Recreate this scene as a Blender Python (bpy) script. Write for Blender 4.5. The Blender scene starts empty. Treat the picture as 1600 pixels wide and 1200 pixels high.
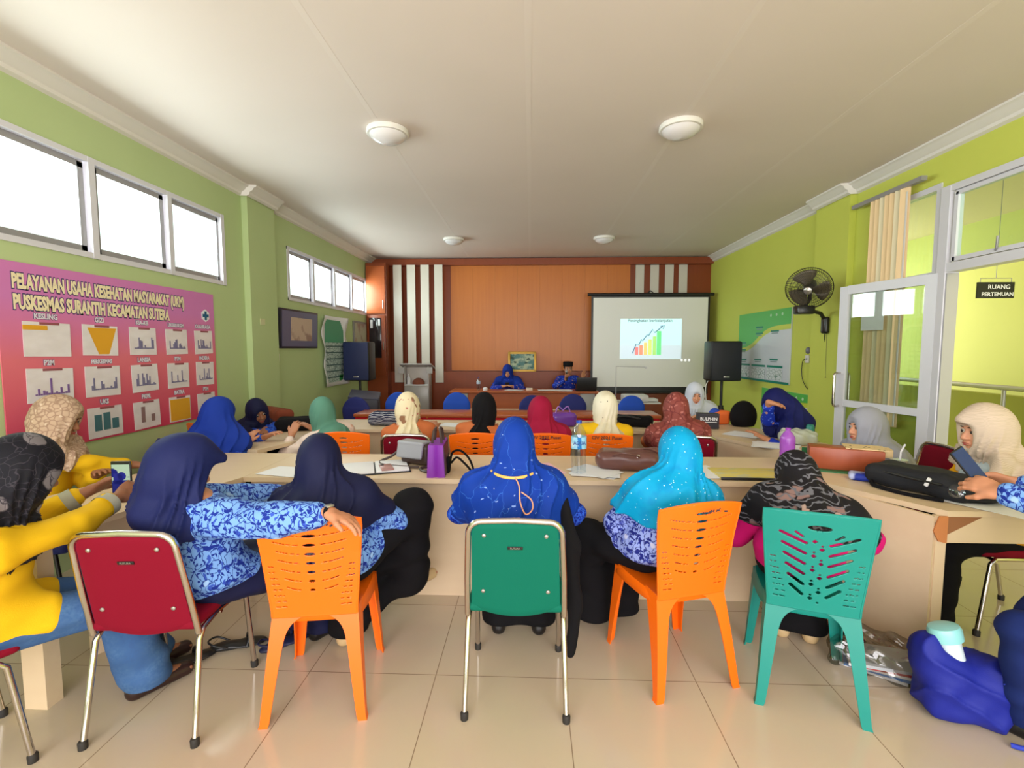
import bpy, bmesh, math, random
import numpy as np
from mathutils import Vector, Matrix, Euler
S = bpy.context.scene
COL = S.collection
R = math.radians
PI = math.pi

# ------------------------------------------------------------------ camera, world, lights, exposure
cam_d = bpy.data.cameras.new('camera'); cam = bpy.data.objects.new('camera', cam_d); COL.objects.link(cam)
cam_d.sensor_width = 36.0; cam_d.lens = 740.0 * 36.0 / 1600.0; cam_d.clip_start = 0.05
cam.location = (0, 0, 1.55)
cam.rotation_euler = (R(90 - 4.324), 0, R(2.244))
S.camera = cam
S.view_settings.view_transform = 'Standard'; S.view_settings.look = 'None'
S.view_settings.gamma = 1.0; S.view_settings.use_curve_mapping = False
S.view_settings.exposure = 0.42

w = bpy.data.worlds.new('sky'); S.world = w; w.use_nodes = True
w.node_tree.nodes['Background'].inputs[0].default_value = (0.93, 0.96, 1.0, 1)
w.node_tree.nodes['Background'].inputs[1].default_value = 2.0

def area(name, loc, rot, sx, sy, power, color=(1, 1, 1)):
    l = bpy.data.lights.new(name, 'AREA'); l.shape = 'RECTANGLE'; l.size = sx; l.size_y = sy
    l.energy = power; l.color = color
    o = bpy.data.objects.new(name, l); COL.objects.link(o); o.location = loc
    o.rotation_euler = tuple(R(a) for a in rot)
    return o
# daylight entering through the high windows on the left, through the rear windows behind the viewer;
# the corridor lamps are added fill, out of view, for its outdoor light
area('daylight_left_near', (-3.62, 3.4, 2.6), (0, -90, 0), 0.8, 3.1, 120, (0.97, 0.95, 1.0))
area('daylight_left_far', (-3.62, 7.8, 2.6), (0, -90, 0), 0.8, 3.0, 135, (0.97, 0.95, 1.0))
area('daylight_rear', (0.2, -2.3, 1.7), (90, 0, 0), 6.2, 2.6, 200, (1.0, 0.94, 0.95))
area('corridor_fill', (5.0, -1.3, 1.9), (90, 0, 0), 2.4, 2.6, 115, (1.0, 0.98, 0.97))  # unseen fill lamp; the corridor's open near end is assumed
area('corridor_fill_far', (5.0, 9.2, 2.0), (-90, 0, 0), 2.4, 2.4, 80, (1.0, 0.98, 0.97))  # fill lamp inside the corridor, in front of its closed end wall

# ------------------------------------------------------------------ materials
def srgb(c):
    f = lambda v: (v / 255) / 12.92 if v / 255 <= 0.04045 else (((v / 255) + 0.055) / 1.055) ** 2.4
    return (f(c[0]), f(c[1]), f(c[2]), 1)

def mat(name, col, rough=0.5, metal=0.0, spec=0.5, coat=0.0, emit=0.0, alpha=1.0, trans=0.0, bump=0.0, bscale=200):
    m = bpy.data.materials.new(name); m.use_nodes = True
    nt = m.node_tree; b = nt.nodes['Principled BSDF']
    b.inputs['Base Color'].default_value = srgb(col)
    b.inputs['Roughness'].default_value = rough; b.inputs['Metallic'].default_value = metal
    b.inputs['Specular IOR Level'].default_value = spec; b.inputs['Coat Weight'].default_value = coat
    b.inputs['Alpha'].default_value = alpha; b.inputs['Transmission Weight'].default_value = trans
    if emit:
        b.inputs['Emission Color'].default_value = srgb(col); b.inputs['Emission Strength'].default_value = emit
    if bump:
        tc = nt.nodes.new('ShaderNodeTexCoord'); n = nt.nodes.new('ShaderNodeTexNoise'); n.inputs['Scale'].default_value = bscale
        bp = nt.nodes.new('ShaderNodeBump'); bp.inputs['Strength'].default_value = bump; bp.inputs['Distance'].default_value = 0.002
        nt.links.new(tc.outputs['Object'], n.inputs['Vector']); nt.links.new(n.outputs['Fac'], bp.inputs['Height'])
        nt.links.new(bp.outputs['Normal'], b.inputs['Normal'])
    return m

def pat(name, base, layers, rough=0.75, spec=0.2, warp=0.03, wscale=12, coord='Object', bump=0.0):
    """base colour with printed motifs; each layer: (kind, scale, threshold, softness, colour, stretch)"""
    m = mat(name, base, rough, spec=spec); nt = m.node_tree; b = nt.nodes['Principled BSDF']
    N, L = nt.nodes, nt.links
    tc = N.new('ShaderNodeTexCoord')
    no = N.new('ShaderNodeTexNoise'); no.inputs['Scale'].default_value = wscale; no.inputs['Detail'].default_value = 2
    L.new(tc.outputs[coord], no.inputs['Vector'])
    sub = N.new('ShaderNodeVectorMath'); sub.operation = 'SUBTRACT'; sub.inputs[1].default_value = (0.5, 0.5, 0.5)
    L.new(no.outputs['Color'], sub.inputs[0])
    sc = N.new('ShaderNodeVectorMath'); sc.operation = 'SCALE'; sc.inputs['Scale'].default_value = warp
    L.new(sub.outputs[0], sc.inputs[0])
    ad = N.new('ShaderNodeVectorMath'); ad.operation = 'ADD'
    L.new(tc.outputs[coord], ad.inputs[0]); L.new(sc.outputs[0], ad.inputs[1])
    prev = None
    for i, (kind, scale, thr, soft, col, st) in enumerate(layers):
        mp = N.new('ShaderNodeMapping'); mp.inputs['Scale'].default_value = st; mp.inputs['Location'].default_value = (i * 3.1, i * 1.7, i * 2.3)
        if kind == 'dot': mp.inputs['Rotation'].default_value = (0, R(55 * i + 20), R(40 * i))
        L.new(ad.outputs[0], mp.inputs['Vector'])
        if kind in ('dot', 'edge'):
            t = N.new('ShaderNodeTexVoronoi'); t.feature = 'F1' if kind == 'dot' else 'DISTANCE_TO_EDGE'; out = 'Distance'
        elif kind == 'noise':
            t = N.new('ShaderNodeTexNoise'); t.inputs['Detail'].default_value = 3; out = 'Fac'
        else:
            t = N.new('ShaderNodeTexWave'); t.inputs['Distortion'].default_value = 2.0; out = 'Fac'
            if kind == 'wavez': t.bands_direction = 'Z'
        t.inputs['Scale'].default_value = scale
        L.new(mp.outputs[0], t.inputs['Vector'])
        r = N.new('ShaderNodeMapRange'); r.inputs['From Min'].default_value = thr - soft; r.inputs['From Max'].default_value = thr + soft
        r.inputs['To Min'].default_value = 1; r.inputs['To Max'].default_value = 0
        L.new(t.outputs[out], r.inputs['Value'])
        mx = N.new('ShaderNodeMix'); mx.data_type = 'RGBA'
        L.new(r.outputs[0], mx.inputs['Factor'])
        if prev is None: mx.inputs['A'].default_value = srgb(base)
        else: L.new(prev, mx.inputs['A'])
        mx.inputs['B'].default_value = srgb(col)
        prev = mx.outputs['Result']
    L.new(prev, b.inputs['Base Color'])
    return m

def tile_mat():
    m = mat('floor_tile', (205, 188, 164), 0.13, spec=0.5); nt = m.node_tree; N, L = nt.nodes, nt.links; b = N['Principled BSDF']
    tc = N.new('ShaderNodeTexCoord'); mp = N.new('ShaderNodeMapping'); mp.inputs['Location'].default_value = (-0.165, -2.127, 0)
    br = N.new('ShaderNodeTexBrick'); br.offset = 0; br.squash = 1
    br.inputs['Color1'].default_value = srgb((206, 190, 166)); br.inputs['Color2'].default_value = srgb((202, 185, 160))
    br.inputs['Mortar'].default_value = srgb((146, 126, 104)); br.inputs['Scale'].default_value = 1.0
    br.inputs['Mortar Size'].default_value = 0.0022; br.inputs['Mortar Smooth'].default_value = 0.1
    br.inputs['Brick Width'].default_value = 0.61; br.inputs['Row Height'].default_value = 0.61
    L.new(tc.outputs['Object'], mp.inputs['Vector']); L.new(mp.outputs[0], br.inputs['Vector'])
    no = N.new('ShaderNodeTexNoise'); no.inputs['Scale'].default_value = 3; no.inputs['Detail'].default_value = 4
    L.new(tc.outputs['Object'], no.inputs['Vector'])
    mx = N.new('ShaderNodeMix'); mx.data_type = 'RGBA'; mx.blend_type = 'MULTIPLY'; mx.inputs['Factor'].default_value = 0.12
    L.new(br.outputs['Color'], mx.inputs['A']); L.new(no.outputs['Color'], mx.inputs['B']); L.new(mx.outputs['Result'], b.inputs['Base Color'])
    return m

def wood_mat(name, c1, c2, rough=0.35, scale=(14, 14, 0.6), coord='Object'):
    m = mat(name, c1, rough, spec=0.4); nt = m.node_tree; N, L = nt.nodes, nt.links; b = N['Principled BSDF']
    tc = N.new('ShaderNodeTexCoord'); mp = N.new('ShaderNodeMapping'); mp.inputs['Scale'].default_value = scale
    no = N.new('ShaderNodeTexNoise'); no.inputs['Scale'].default_value = 1.5; no.inputs['Detail'].default_value = 6
    L.new(tc.outputs[coord], mp.inputs['Vector']); L.new(mp.outputs[0], no.inputs['Vector'])
    mx = N.new('ShaderNodeMix'); mx.data_type = 'RGBA'; mx.inputs['A'].default_value = srgb(c1); mx.inputs['B'].default_value = srgb(c2)
    L.new(no.outputs['Fac'], mx.inputs['Factor']); L.new(mx.outputs['Result'], b.inputs['Base Color'])
    return m

def glass_mat(name, tint=(235, 245, 240), gloss=0.06):
    m = bpy.data.materials.new(name); m.use_nodes = True; nt = m.node_tree; N, L = nt.nodes, nt.links
    N.remove(N['Principled BSDF']); t = N.new('ShaderNodeBsdfTransparent'); t.inputs[0].default_value = srgb(tint)
    g = N.new('ShaderNodeBsdfGlossy'); g.inputs['Roughness'].default_value = 0.02
    mx = N.new('ShaderNodeMixShader'); mx.inputs[0].default_value = gloss
    L.new(t.outputs[0], mx.inputs[1]); L.new(g.outputs[0], mx.inputs[2]); L.new(mx.outputs[0], N['Material Output'].inputs[0])
    return m

M = {}
M['wall'] = pat('green_wall_paint', (184, 202, 148), [('noise', 1.3, 0.45, 0.25, (178, 197, 141), (1, 1, 1))], 0.6)
M['wallr'] = pat('lime_wall_paint', (204, 212, 98), [('noise', 1.3, 0.45, 0.25, (199, 207, 92), (1, 1, 1))], 0.6)
M['corr'] = pat('corridor_yellow_paint', (208, 212, 134), [('noise', 1.3, 0.45, 0.25, (203, 208, 128), (1, 1, 1))], 0.7)
M['ceil'] = pat('ceiling_paint', (226, 213, 206), [('noise', 0.7, 0.45, 0.2, (220, 208, 200), (1, 1, 1))], 0.6)
M['white'] = mat('white_plaster', (226, 222, 216), 0.5)
M['tile'] = tile_mat()
M['alu'] = mat('white_aluminium', (214, 214, 222), 0.35)
M['alug'] = mat('grey_aluminium', (160, 158, 160), 0.35, metal=0.3)
M['glass'] = glass_mat('window_glass')
M['doorglass'] = glass_mat('door_glass', (236, 240, 236), 0.05)
M['wood'] = wood_mat('teak_panel', (190, 104, 34), (206, 122, 46))
M['woodd'] = wood_mat('dark_teak_panel', (128, 58, 26), (146, 68, 32))
M['woodb'] = wood_mat('brown_table_wood', (168, 84, 44), (184, 98, 54), scale=(2, 14, 14))
M['strip'] = mat('white_laminate', (214, 208, 196), 0.2)
M['desk'] = wood_mat('beige_desk_laminate', (218, 192, 158), (224, 200, 168), 0.4, (1.2, 14, 14))
M['deske'] = mat('desk_edge', (200, 172, 132), 0.5)
M['chip'] = mat('bare_chipboard', (196, 124, 72), 0.8, bump=0.5)
M['chrome'] = mat('chrome_tube', (206, 200, 196), 0.18, metal=1.0)
M['rubber'] = mat('black_rubber', (38, 34, 32), 0.7)
M['black'] = mat('black_plastic', (22, 22, 24), 0.4)
M['blackf'] = mat('black_fabric', (20, 19, 22), 0.9, spec=0.15)
M['redpad'] = mat('crimson_vinyl', (122, 2, 32), 0.8, spec=0.2, bump=0.15)
M['greenpad'] = mat('green_vinyl', (0, 100, 80), 0.75, spec=0.2, bump=0.1)
M['orange'] = mat('orange_plastic', (248, 108, 2), 0.4)
M['teal'] = mat('teal_plastic', (0, 132, 122), 0.45)
M['bluepad'] = mat('blue_chair_fabric', (24, 76, 190), 0.8)
M['navypad'] = mat('navy_chair_fabric', (28, 36, 110), 0.8)
M['skin'] = mat('tan_skin', (188, 128, 94), 0.55)
M['skinl'] = mat('light_skin', (214, 152, 120), 0.55)
M['skind'] = mat('brown_skin', (150, 98, 68), 0.55)
M['eyew'] = mat('eye_white', (226, 220, 214), 0.3)
M['eyeb'] = mat('eye_dark', (24, 16, 14), 0.2)
M['lip'] = mat('lip_rose', (168, 72, 70), 0.5)
M['paper'] = mat('white_paper', (232, 232, 236), 0.7)
M['ink'] = mat('dark_ink', (40, 40, 48), 0.7)
M['gold'] = mat('gold_frame', (206, 160, 70), 0.4, metal=0.4)
M['silver'] = mat('brushed_metal', (180, 176, 172), 0.3, metal=0.8)
M['screenw'] = mat('screen_fabric', (238, 238, 234), 0.8)
M['clear'] = glass_mat('clear_plastic', (240, 246, 250), 0.12)
M['lampw'] = mat('opal_lamp_glass', (226, 222, 224), 0.15)

# ------------------------------------------------------------------ object helpers
def link(name, me, m=None, parent=None):
    o = bpy.data.objects.new(name, me); COL.objects.link(o)
    if m is not None and me is not None and len(me.materials) == 0: me.materials.append(m)
    if parent is not None: o.parent = parent
    return o

def tag(o, label=None, cat=None, group=None, kind=None):
    if label: o['label'] = label
    if cat: o['category'] = cat
    if group: o['group'] = group
    if kind: o['kind'] = kind
    return o

def T(name, label, cat, loc=(0, 0, 0), rz=0.0, group=None, rot=None):
    o = bpy.data.objects.new(name, None); COL.objects.link(o); o.empty_display_size = 0.1
    o.location = loc; o.rotation_euler = rot if rot else (0, 0, R(rz))
    return tag(o, label, cat, group)

def copy_tree(o, parent=None):
    c = o.copy(); COL.objects.link(c); c.parent = parent
    for ch in list(o.children): copy_tree(ch, c)
    return c

def orient(d, xh=(1, 0, 0)):
    z = Vector(d).normalized(); x = Vector(xh)
    if abs(z.dot(x.normalized())) > 0.95: x = Vector((0, 1, 0))
    y = z.cross(x).normalized(); x = y.cross(z)
    return Matrix((x, y, z)).transposed()

class MB:
    def __init__(s): s.v = []; s.f = []; s.sm = []
    def add(s, vs, fs, smooth=False):
        n = len(s.v); s.v += [tuple(v) for v in vs]; s.f += [tuple(i + n for i in f) for f in fs]; s.sm += [smooth] * len(fs); return s
    def box(s, c, size, rot=None, bev=0.0, seg=2):
        bm = bmesh.new(); bmesh.ops.create_cube(bm, size=1)
        for v in bm.verts: v.co = Vector((v.co.x * size[0], v.co.y * size[1], v.co.z * size[2]))
        if bev: bmesh.ops.bevel(bm, geom=list(bm.edges), offset=min(bev, min(size) * 0.49), segments=seg, affect='EDGES', profile=0.5)
        Rm = Matrix.Identity(3) if rot is None else (rot if isinstance(rot, Matrix) else Euler([R(a) for a in rot]).to_matrix())
        bm.verts.index_update()
        s.add([Rm @ v.co + Vector(c) for v in bm.verts], [[v.index for v in f.verts] for f in bm.faces], bev > 0.004)
        bm.free(); return s
    def tube(s, pts, r, n=10, cap=True, closed=False):
        pts = [Vector(p) for p in pts]; m = len(pts); rs = r if isinstance(r, (list, tuple)) else [r] * m
        rings = []; prev = None
        for i, p in enumerate(pts):
            if closed: d = pts[(i + 1) % m] - pts[i - 1]
            else: d = (pts[min(i + 1, m - 1)] - pts[max(i - 1, 0)])
            d.normalize()
            if prev is None:
                x = Vector((1, 0, 0)) if abs(d.x) < 0.9 else Vector((0, 1, 0)); x = (x - d * x.dot(d)).normalized()
            else:
                x = (prev - d * prev.dot(d))
                x = x.normalized() if x.length > 1e-5 else prev
            prev = x; y = d.cross(x)
            rings.append([p + (x * math.cos(2 * PI * k / n) + y * math.sin(2 * PI * k / n)) * rs[i] for k in range(n)])
        vs = [v for ring in rings for v in ring]; fs = []
        for i in range(m if closed else m - 1):
            j = (i + 1) % m
            for k in range(n): fs.append((i * n + k, i * n + (k + 1) % n, j * n + (k + 1) % n, j * n + k))
        if cap and not closed: fs.append(tuple(range(n))[::-1]); fs.append(tuple((m - 1) * n + k for k in range(n)))
        return s.add(vs, fs, True)
    def lathe(s, prof, c=(0, 0, 0), n=28, rot=None, sx=1, sy=1):
        Rm = Matrix.Identity(3) if rot is None else (rot if isinstance(rot, Matrix) else Euler([R(a) for a in rot]).to_matrix())
        vs = []; fs = []
        for (r, z) in prof:
            for k in range(n):
                a = 2 * PI * k / n; vs.append(Rm @ Vector((r * math.cos(a) * sx, r * math.sin(a) * sy, z)) + Vector(c))
        for i in range(len(prof) - 1):
            for k in range(n): fs.append((i * n + k, i * n + (k + 1) % n, (i + 1) * n + (k + 1) % n, (i + 1) * n + k))
        if prof[0][0] > 1e-5: fs.append(tuple(range(n))[::-1])
        if prof[-1][0] > 1e-5: fs.append(tuple((len(prof) - 1) * n + k for k in range(n)))
        return s.add(vs, fs, True)
    def prism(s, poly, z0, z1):
        n = len(poly); vs = [(x, y, z0) for x, y in poly] + [(x, y, z1) for x, y in poly]
        fs = [tuple(range(n))[::-1], tuple(range(n, 2 * n))] + [(i, (i + 1) % n, n + (i + 1) % n, n + i) for i in range(n)]
        return s.add(vs, fs)
    def build(s, name, m, parent=None, loc=None, rot=None):
        me = bpy.data.meshes.new(name); me.from_pydata([tuple(v) for v in s.v], [], s.f)
        me.polygons.foreach_set('use_smooth', s.sm); me.update()
        bm = bmesh.new(); bm.from_mesh(me); bmesh.ops.recalc_face_normals(bm, faces=list(bm.faces)); bm.to_mesh(me); bm.free()
        try: me.set_sharp_from_angle(angle=R(40))
        except Exception: pass
        o = link(name, me, m, parent)
        if loc is not None: o.location = loc
        if rot is not None: o.rotation_euler = [R(a) for a in rot]
        return o

def arc(p, r, a0, a1, n, ax='xz'):
    out = []
    for i in range(n + 1):
        a = R(a0 + (a1 - a0) * i / n); c, s_ = math.cos(a) * r, math.sin(a) * r
        out.append((p[0] + c, p[1], p[2] + s_) if ax == 'xz' else ((p[0], p[1] + c, p[2] + s_) if ax == 'yz' else (p[0] + c, p[1] + s_, p[2])))
    return out

def smooth_path(pts, n=6):
    pts = [Vector(p) for p in pts]; out = []
    P_ = [pts[0]] + pts + [pts[-1]]
    for i in range(1, len(P_) - 2):
        a, b, c, d = P_[i - 1], P_[i], P_[i + 1], P_[i + 2]
        for k in range(n):
            t = k / n
            out.append(0.5 * ((2 * b) + (c - a) * t + (2 * a - 5 * b + 4 * c - d) * t * t + (3 * b - a - 3 * c + d) * t ** 3))
    out.append(pts[-1]); return out

def text(name, body, size, m, parent, loc, rot, bold=0.0, sx=1.0, depth=0.0004, align='LEFT', shear=0):
    c = bpy.data.curves.new(name, 'FONT'); c.body = body; c.size = size; c.extrude = depth; c.offset = bold
    c.align_x = align; c.resolution_u = 2; c.shear = shear
    t = bpy.data.objects.new(name, c); COL.objects.link(t)
    dg = bpy.context.evaluated_depsgraph_get(); me = bpy.data.meshes.new_from_object(t.evaluated_get(dg))
    bpy.data.objects.remove(t); me.materials.clear()
    o = link(name, me, m, parent); o.location = loc; o.rotation_euler = [R(a) for a in rot]; o.scale = (sx, 1, 1)
    return o

# ------------------------------------------------------------------ soft shapes: implicit field -> surface nets
class Field:
    def __init__(s, lo, hi, h):
        s.h = h; s.lo = np.array(lo, float) - 2 * h; n = np.ceil((np.array(hi, float) + 2 * h - s.lo) / h).astype(int) + 1
        s.ax = [s.lo[i] + h * np.arange(n[i]) for i in range(3)]; s.D = np.full(tuple(n), 0.5, np.float32)
    def _win(s, lo, hi):
        sl = []; 
        for i in range(3):
            a = max(0, int(math.floor((lo[i] - s.lo[i]) / s.h))); b = min(len(s.ax[i]), int(math.ceil((hi[i] - s.lo[i]) / s.h)) + 1)
            if b <= a: return None
            sl.append(slice(a, b))
        X = s.ax[0][sl[0]][:, None, None]; Y = s.ax[1][sl[1]][None, :, None]; Z = s.ax[2][sl[2]][None, None, :]
        return tuple(sl), X, Y, Z
    def _merge(s, sl, d, k, op):
        a = s.D[sl]
        if op == '+':
            h = np.maximum(k - np.abs(a - d), 0) / k; r = np.minimum(a, d) - h * h * k / 4
        else:
            d = -d; h = np.maximum(k - np.abs(a - d), 0) / k; r = np.maximum(a, d) + h * h * k / 4
        s.D[sl] = r
    def cone(s, a, b, ra, rb, k=0.02, op='+'):
        a = np.array(a, float); b = np.array(b, float); m = max(ra, rb) + k + 3 * s.h
        w_ = s._win(np.minimum(a, b) - m, np.maximum(a, b) + m)
        if w_ is None: return s
        sl, X, Y, Z = w_; ba = b - a; L2 = max(float(ba @ ba), 1e-9)
        t = np.clip(((X - a[0]) * ba[0] + (Y - a[1]) * ba[1] + (Z - a[2]) * ba[2]) / L2, 0, 1)
        d = np.sqrt((X - a[0] - t * ba[0]) ** 2 + (Y - a[1] - t * ba[1]) ** 2 + (Z - a[2] - t * ba[2]) ** 2) - (ra + (rb - ra) * t)
        s._merge(sl, d, k, op); return s
    def ell(s, c, r, Rm=None, k=0.02, op='+'):
        c = np.array(c, float); m = max(r) + k + 3 * s.h; w_ = s._win(c - m, c + m)
        if w_ is None: return s
        sl, X, Y, Z = w_; x, y, z = X - c[0], Y - c[1], Z - c[2]
        if Rm is not None:
            A = np.array(Rm); x, y, z = (x * A[0][0] + y * A[1][0] + z * A[2][0], x * A[0][1] + y * A[1][1] + z * A[2][1], x * A[0][2] + y * A[1][2] + z * A[2][2])
        k0 = np.sqrt((x / r[0]) ** 2 + (y / r[1]) ** 2 + (z / r[2]) ** 2) + 1e-6
        k1 = np.sqrt((x / r[0] ** 2) ** 2 + (y / r[1] ** 2) ** 2 + (z / r[2] ** 2) ** 2) + 1e-6
        s._merge(sl, k0 * (k0 - 1) / k1, k, op); return s
    def rbox(s, c, hsz, rad, Rm=None, k=0.02, op='+'):
        c = np.array(c, float); m = float(np.linalg.norm(hsz)) + k + 3 * s.h; w_ = s._win(c - m, c + m)
        if w_ is None: return s
        sl, X, Y, Z = w_; x, y, z = X - c[0], Y - c[1], Z - c[2]
        if Rm is not None:
            A = np.array(Rm); x, y, z = (x * A[0][0] + y * A[1][0] + z * A[2][0], x * A[0][1] + y * A[1][1] + z * A[2][1], x * A[0][2] + y * A[1][2] + z * A[2][2])
        qx, qy, qz = np.abs(x) - hsz[0] + rad, np.abs(y) - hsz[1] + rad, np.abs(z) - hsz[2] + rad
        d = np.sqrt(np.maximum(qx, 0) ** 2 + np.maximum(qy, 0) ** 2 + np.maximum(qz, 0) ** 2) + np.minimum(np.maximum(qx, np.maximum(qy, qz)), 0) - rad
        s._merge(sl, d, k, op); return s
    def plane(s, p, n, k=0.01, wav=0.0):
        """cut everything on the side n points to"""
        n = np.array(n, float); n /= np.linalg.norm(n); X, Y, Z = s.ax[0][:, None, None], s.ax[1][None, :, None], s.ax[2][None, None, :]
        d = (X - p[0]) * n[0] + (Y - p[1]) * n[1] + (Z - p[2]) * n[2]
        if wav: d = d + wav * np.sin(X * 31 + 1) * np.cos(Y * 27)
        s.D = np.maximum(s.D, d).astype(np.float32); return s
    def disp(s, fn):
        X, Y, Z = s.ax[0][:, None, None], s.ax[1][None, :, None], s.ax[2][None, None, :]
        s.D = (s.D + fn(X, Y, Z)).astype(np.float32); return s
    def nets(s):
        D = s.D; D[0], D[-1] = 0.5, 0.5; D[:, 0], D[:, -1] = 0.5, 0.5; D[:, :, 0], D[:, :, -1] = 0.5, 0.5
        I = D < 0; nx, ny, nz = D.shape
        c = np.zeros((nx - 1, ny - 1, nz - 1), np.uint8)
        for dx in (0, 1):
            for dy in (0, 1):
                for dz in (0, 1): c += I[dx:nx - 1 + dx, dy:ny - 1 + dy, dz:nz - 1 + dz]
        act = (c > 0) & (c < 8); idx = np.argwhere(act); n = len(idx)
        vid = np.full(act.shape, -1, np.int32); vid[act] = np.arange(n)
        acc = np.zeros((n, 3)); cnt = np.zeros(n); cor = [(a, b, e) for a in (0, 1) for b in (0, 1) for e in (0, 1)]
        i0, i1, i2 = idx.T
        for a in cor:
            for b in cor:
                if sum(abs(p - q) for p, q in zip(a, b)) != 1 or a > b: continue
                da = D[i0 + a[0], i1 + a[1], i2 + a[2]]; db = D[i0 + b[0], i1 + b[1], i2 + b[2]]
                mk = (da < 0) != (db < 0); t = np.where(mk, da / np.where(mk, da - db, 1), 0)
                for j in range(3): acc[:, j] += np.where(mk, a[j] + t * (b[j] - a[j]), 0)
                cnt += mk
        V = s.lo + s.h * (idx + acc / np.maximum(cnt, 1)[:, None])
        F = []
        for ax_ in range(3):
            sl0 = [slice(1, -1)] * 3; sl1 = [slice(1, -1)] * 3; sl0[ax_] = slice(0, -1); sl1[ax_] = slice(1, None)
            A = I[tuple(sl0)]; B = I[tuple(sl1)]
            for flip, mk in ((False, A & ~B), (True, ~A & B)):
                e = np.argwhere(mk)
                if not len(e): continue
                for j in range(3):
                    if j != ax_: e[:, j] += 1
                u, v_ = [(1, 2), (2, 0), (0, 1)][ax_]
                def g(du, dv):
                    q = e.copy(); q[:, u] -= du; q[:, v_] -= dv; return vid[q[:, 0], q[:, 1], q[:, 2]]
                q = np.stack([g(1, 1), g(0, 1), g(0, 0), g(1, 0)], 1)
                F.append(q[:, ::-1] if flip else q)
        return V, (np.concatenate(F) if F else np.zeros((0, 4), int))

def net_mesh(name, parts):
    Vs, Fs, n = [], [], 0
    for V, F in parts:
        Vs.append(V); Fs.append(F + n); n += len(V)
    V = np.concatenate(Vs).astype(np.float32); F = np.concatenate(Fs).astype(np.int32); m = len(F)
    me = bpy.data.meshes.new(name); me.vertices.add(len(V)); me.vertices.foreach_set('co', V.ravel())
    me.loops.add(m * 4); me.loops.foreach_set('vertex_index', F.ravel()); me.polygons.add(m)
    me.polygons.foreach_set('loop_start', np.arange(0, m * 4, 4, dtype=np.int32)); me.polygons.foreach_set('use_smooth', np.ones(m, bool))
    me.update(calc_edges=True); me.validate(); return me

def soft(name, fld, m, parent=None, loc=None, rot=None):
    o = link(name, net_mesh(name, [fld.nets()]), m, parent)
    if loc is not None: o.location = loc
    if rot is not None: o.rotation_euler = [R(a) for a in rot]
    return o
# ------------------------------------------------------------------ the room
XL, XR, YB, ZC = -3.23, 3.58, 9.7, 3.35
def st(o): o['kind'] = 'structure'; return o
st(MB().box((0.17, 3.55, -0.05), (6.95, 12.6, 0.1)).build('floor', M['tile']))
st(MB().box((0.17, 3.55, ZC + 0.05), (6.95, 12.6, 0.1)).build('ceiling', M['ceil']))
# faint taped joints in the ceiling boards
for i, x in enumerate((-1.23, -0.02, 1.2, 2.42)):
    st(MB().box((x, 3.9, ZC - 0.0004), (0.04, 11.5, 0.0008)).build('trim_%d' % (20 + i), mat('ceiling_joint_tape', (226, 214, 207), 0.6)))
# left wall with two rows of high windows
def wall_x(name, x0, x1, y0, y1, holes, m):
    mb = MB(); ys = sorted({y0, y1} | {h[0] for h in holes} | {h[1] for h in holes}); xc, t = (x0 + x1) / 2, x1 - x0
    for a, b in zip(ys[:-1], ys[1:]):
        hs = sorted([(h[2], h[3]) for h in holes if h[0] <= a + 1e-6 and h[1] >= b - 1e-6]); z = 0
        for (p, q) in hs:
            if p > z: mb.box((xc, (a + b) / 2, (z + p) / 2), (t, b - a, p - z))
            z = q
        if z < ZC: mb.box((xc, (a + b) / 2, (z + ZC) / 2), (t, b - a, ZC - z))
    return st(mb.build(name, m))
WN, WF = (1.95, 4.96, 2.21, 2.94), (6.25, 9.29, 2.19, 2.9)
wall_x('wall_left', XL - 0.07, XL, -2.6, YB, [WN, WF], M['wall'])
st(MB().box((XL + 0.035, 5.57, ZC / 2), (0.07, 0.56, ZC)).build('trim_1', M['wall']))      # pilaster
DO = (2.5, 4.33, 0, 2.93); WR = (4.42, 5.16, 0.92, 2.99)
wall_x('wall_right', XR, XR + 0.14, -2.6, YB, [DO, WR], M['wallr'])
st(MB().box((XR - 0.035, 5.8, ZC / 2), (0.07, 0.62, ZC)).build('trim_2', M['wallr']))
# rear wall behind the viewer: piers and lintel around wide openings
mb = MB(); mb.box((0.17, -2.55, 3.2), (6.95, 0.15, 0.3)); mb.box((0.17, -2.55, 0.2), (6.95, 0.15, 0.4))
for x in (-3.1, -1.0, 1.2, 3.45): mb.box((x, -2.55, 1.7), (0.25, 0.15, 2.9))
st(mb.build('wall_rear', M['wall']))
# cornices
def cornice(name, pts, side):
    prof = [(0, 0), (0.115, 0), (0.115, -0.018), (0.085, -0.03), (0.07, -0.055), (0.035, -0.075), (0.03, -0.1), (0, -0.115)]
    mb = MB()
    vs = []; n = len(prof)
    for i, (x, y) in enumerate(pts):
        for (d, z) in prof: vs.append((x + side * d, y, ZC + z))
    fs = [(i * n + k, i * n + k + 1, (i + 1) * n + k + 1, (i + 1) * n + k) for i in range(len(pts) - 1) for k in range(n - 1)]
    mb.add(vs, fs); return st(mb.build(name, M['white']))
cornice('trim_3', [(XL, -2.5), (XL, 5.26), (XL + 0.08, 5.27), (XL + 0.08, 5.87), (XL, 5.88), (XL, YB)], 1)
cornice('trim_4', [(XR, -2.5), (XR, 5.46), (XR - 0.08, 5.47), (XR - 0.08, 6.13), (XR, 6.14), (XR, YB)], -1)

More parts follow.
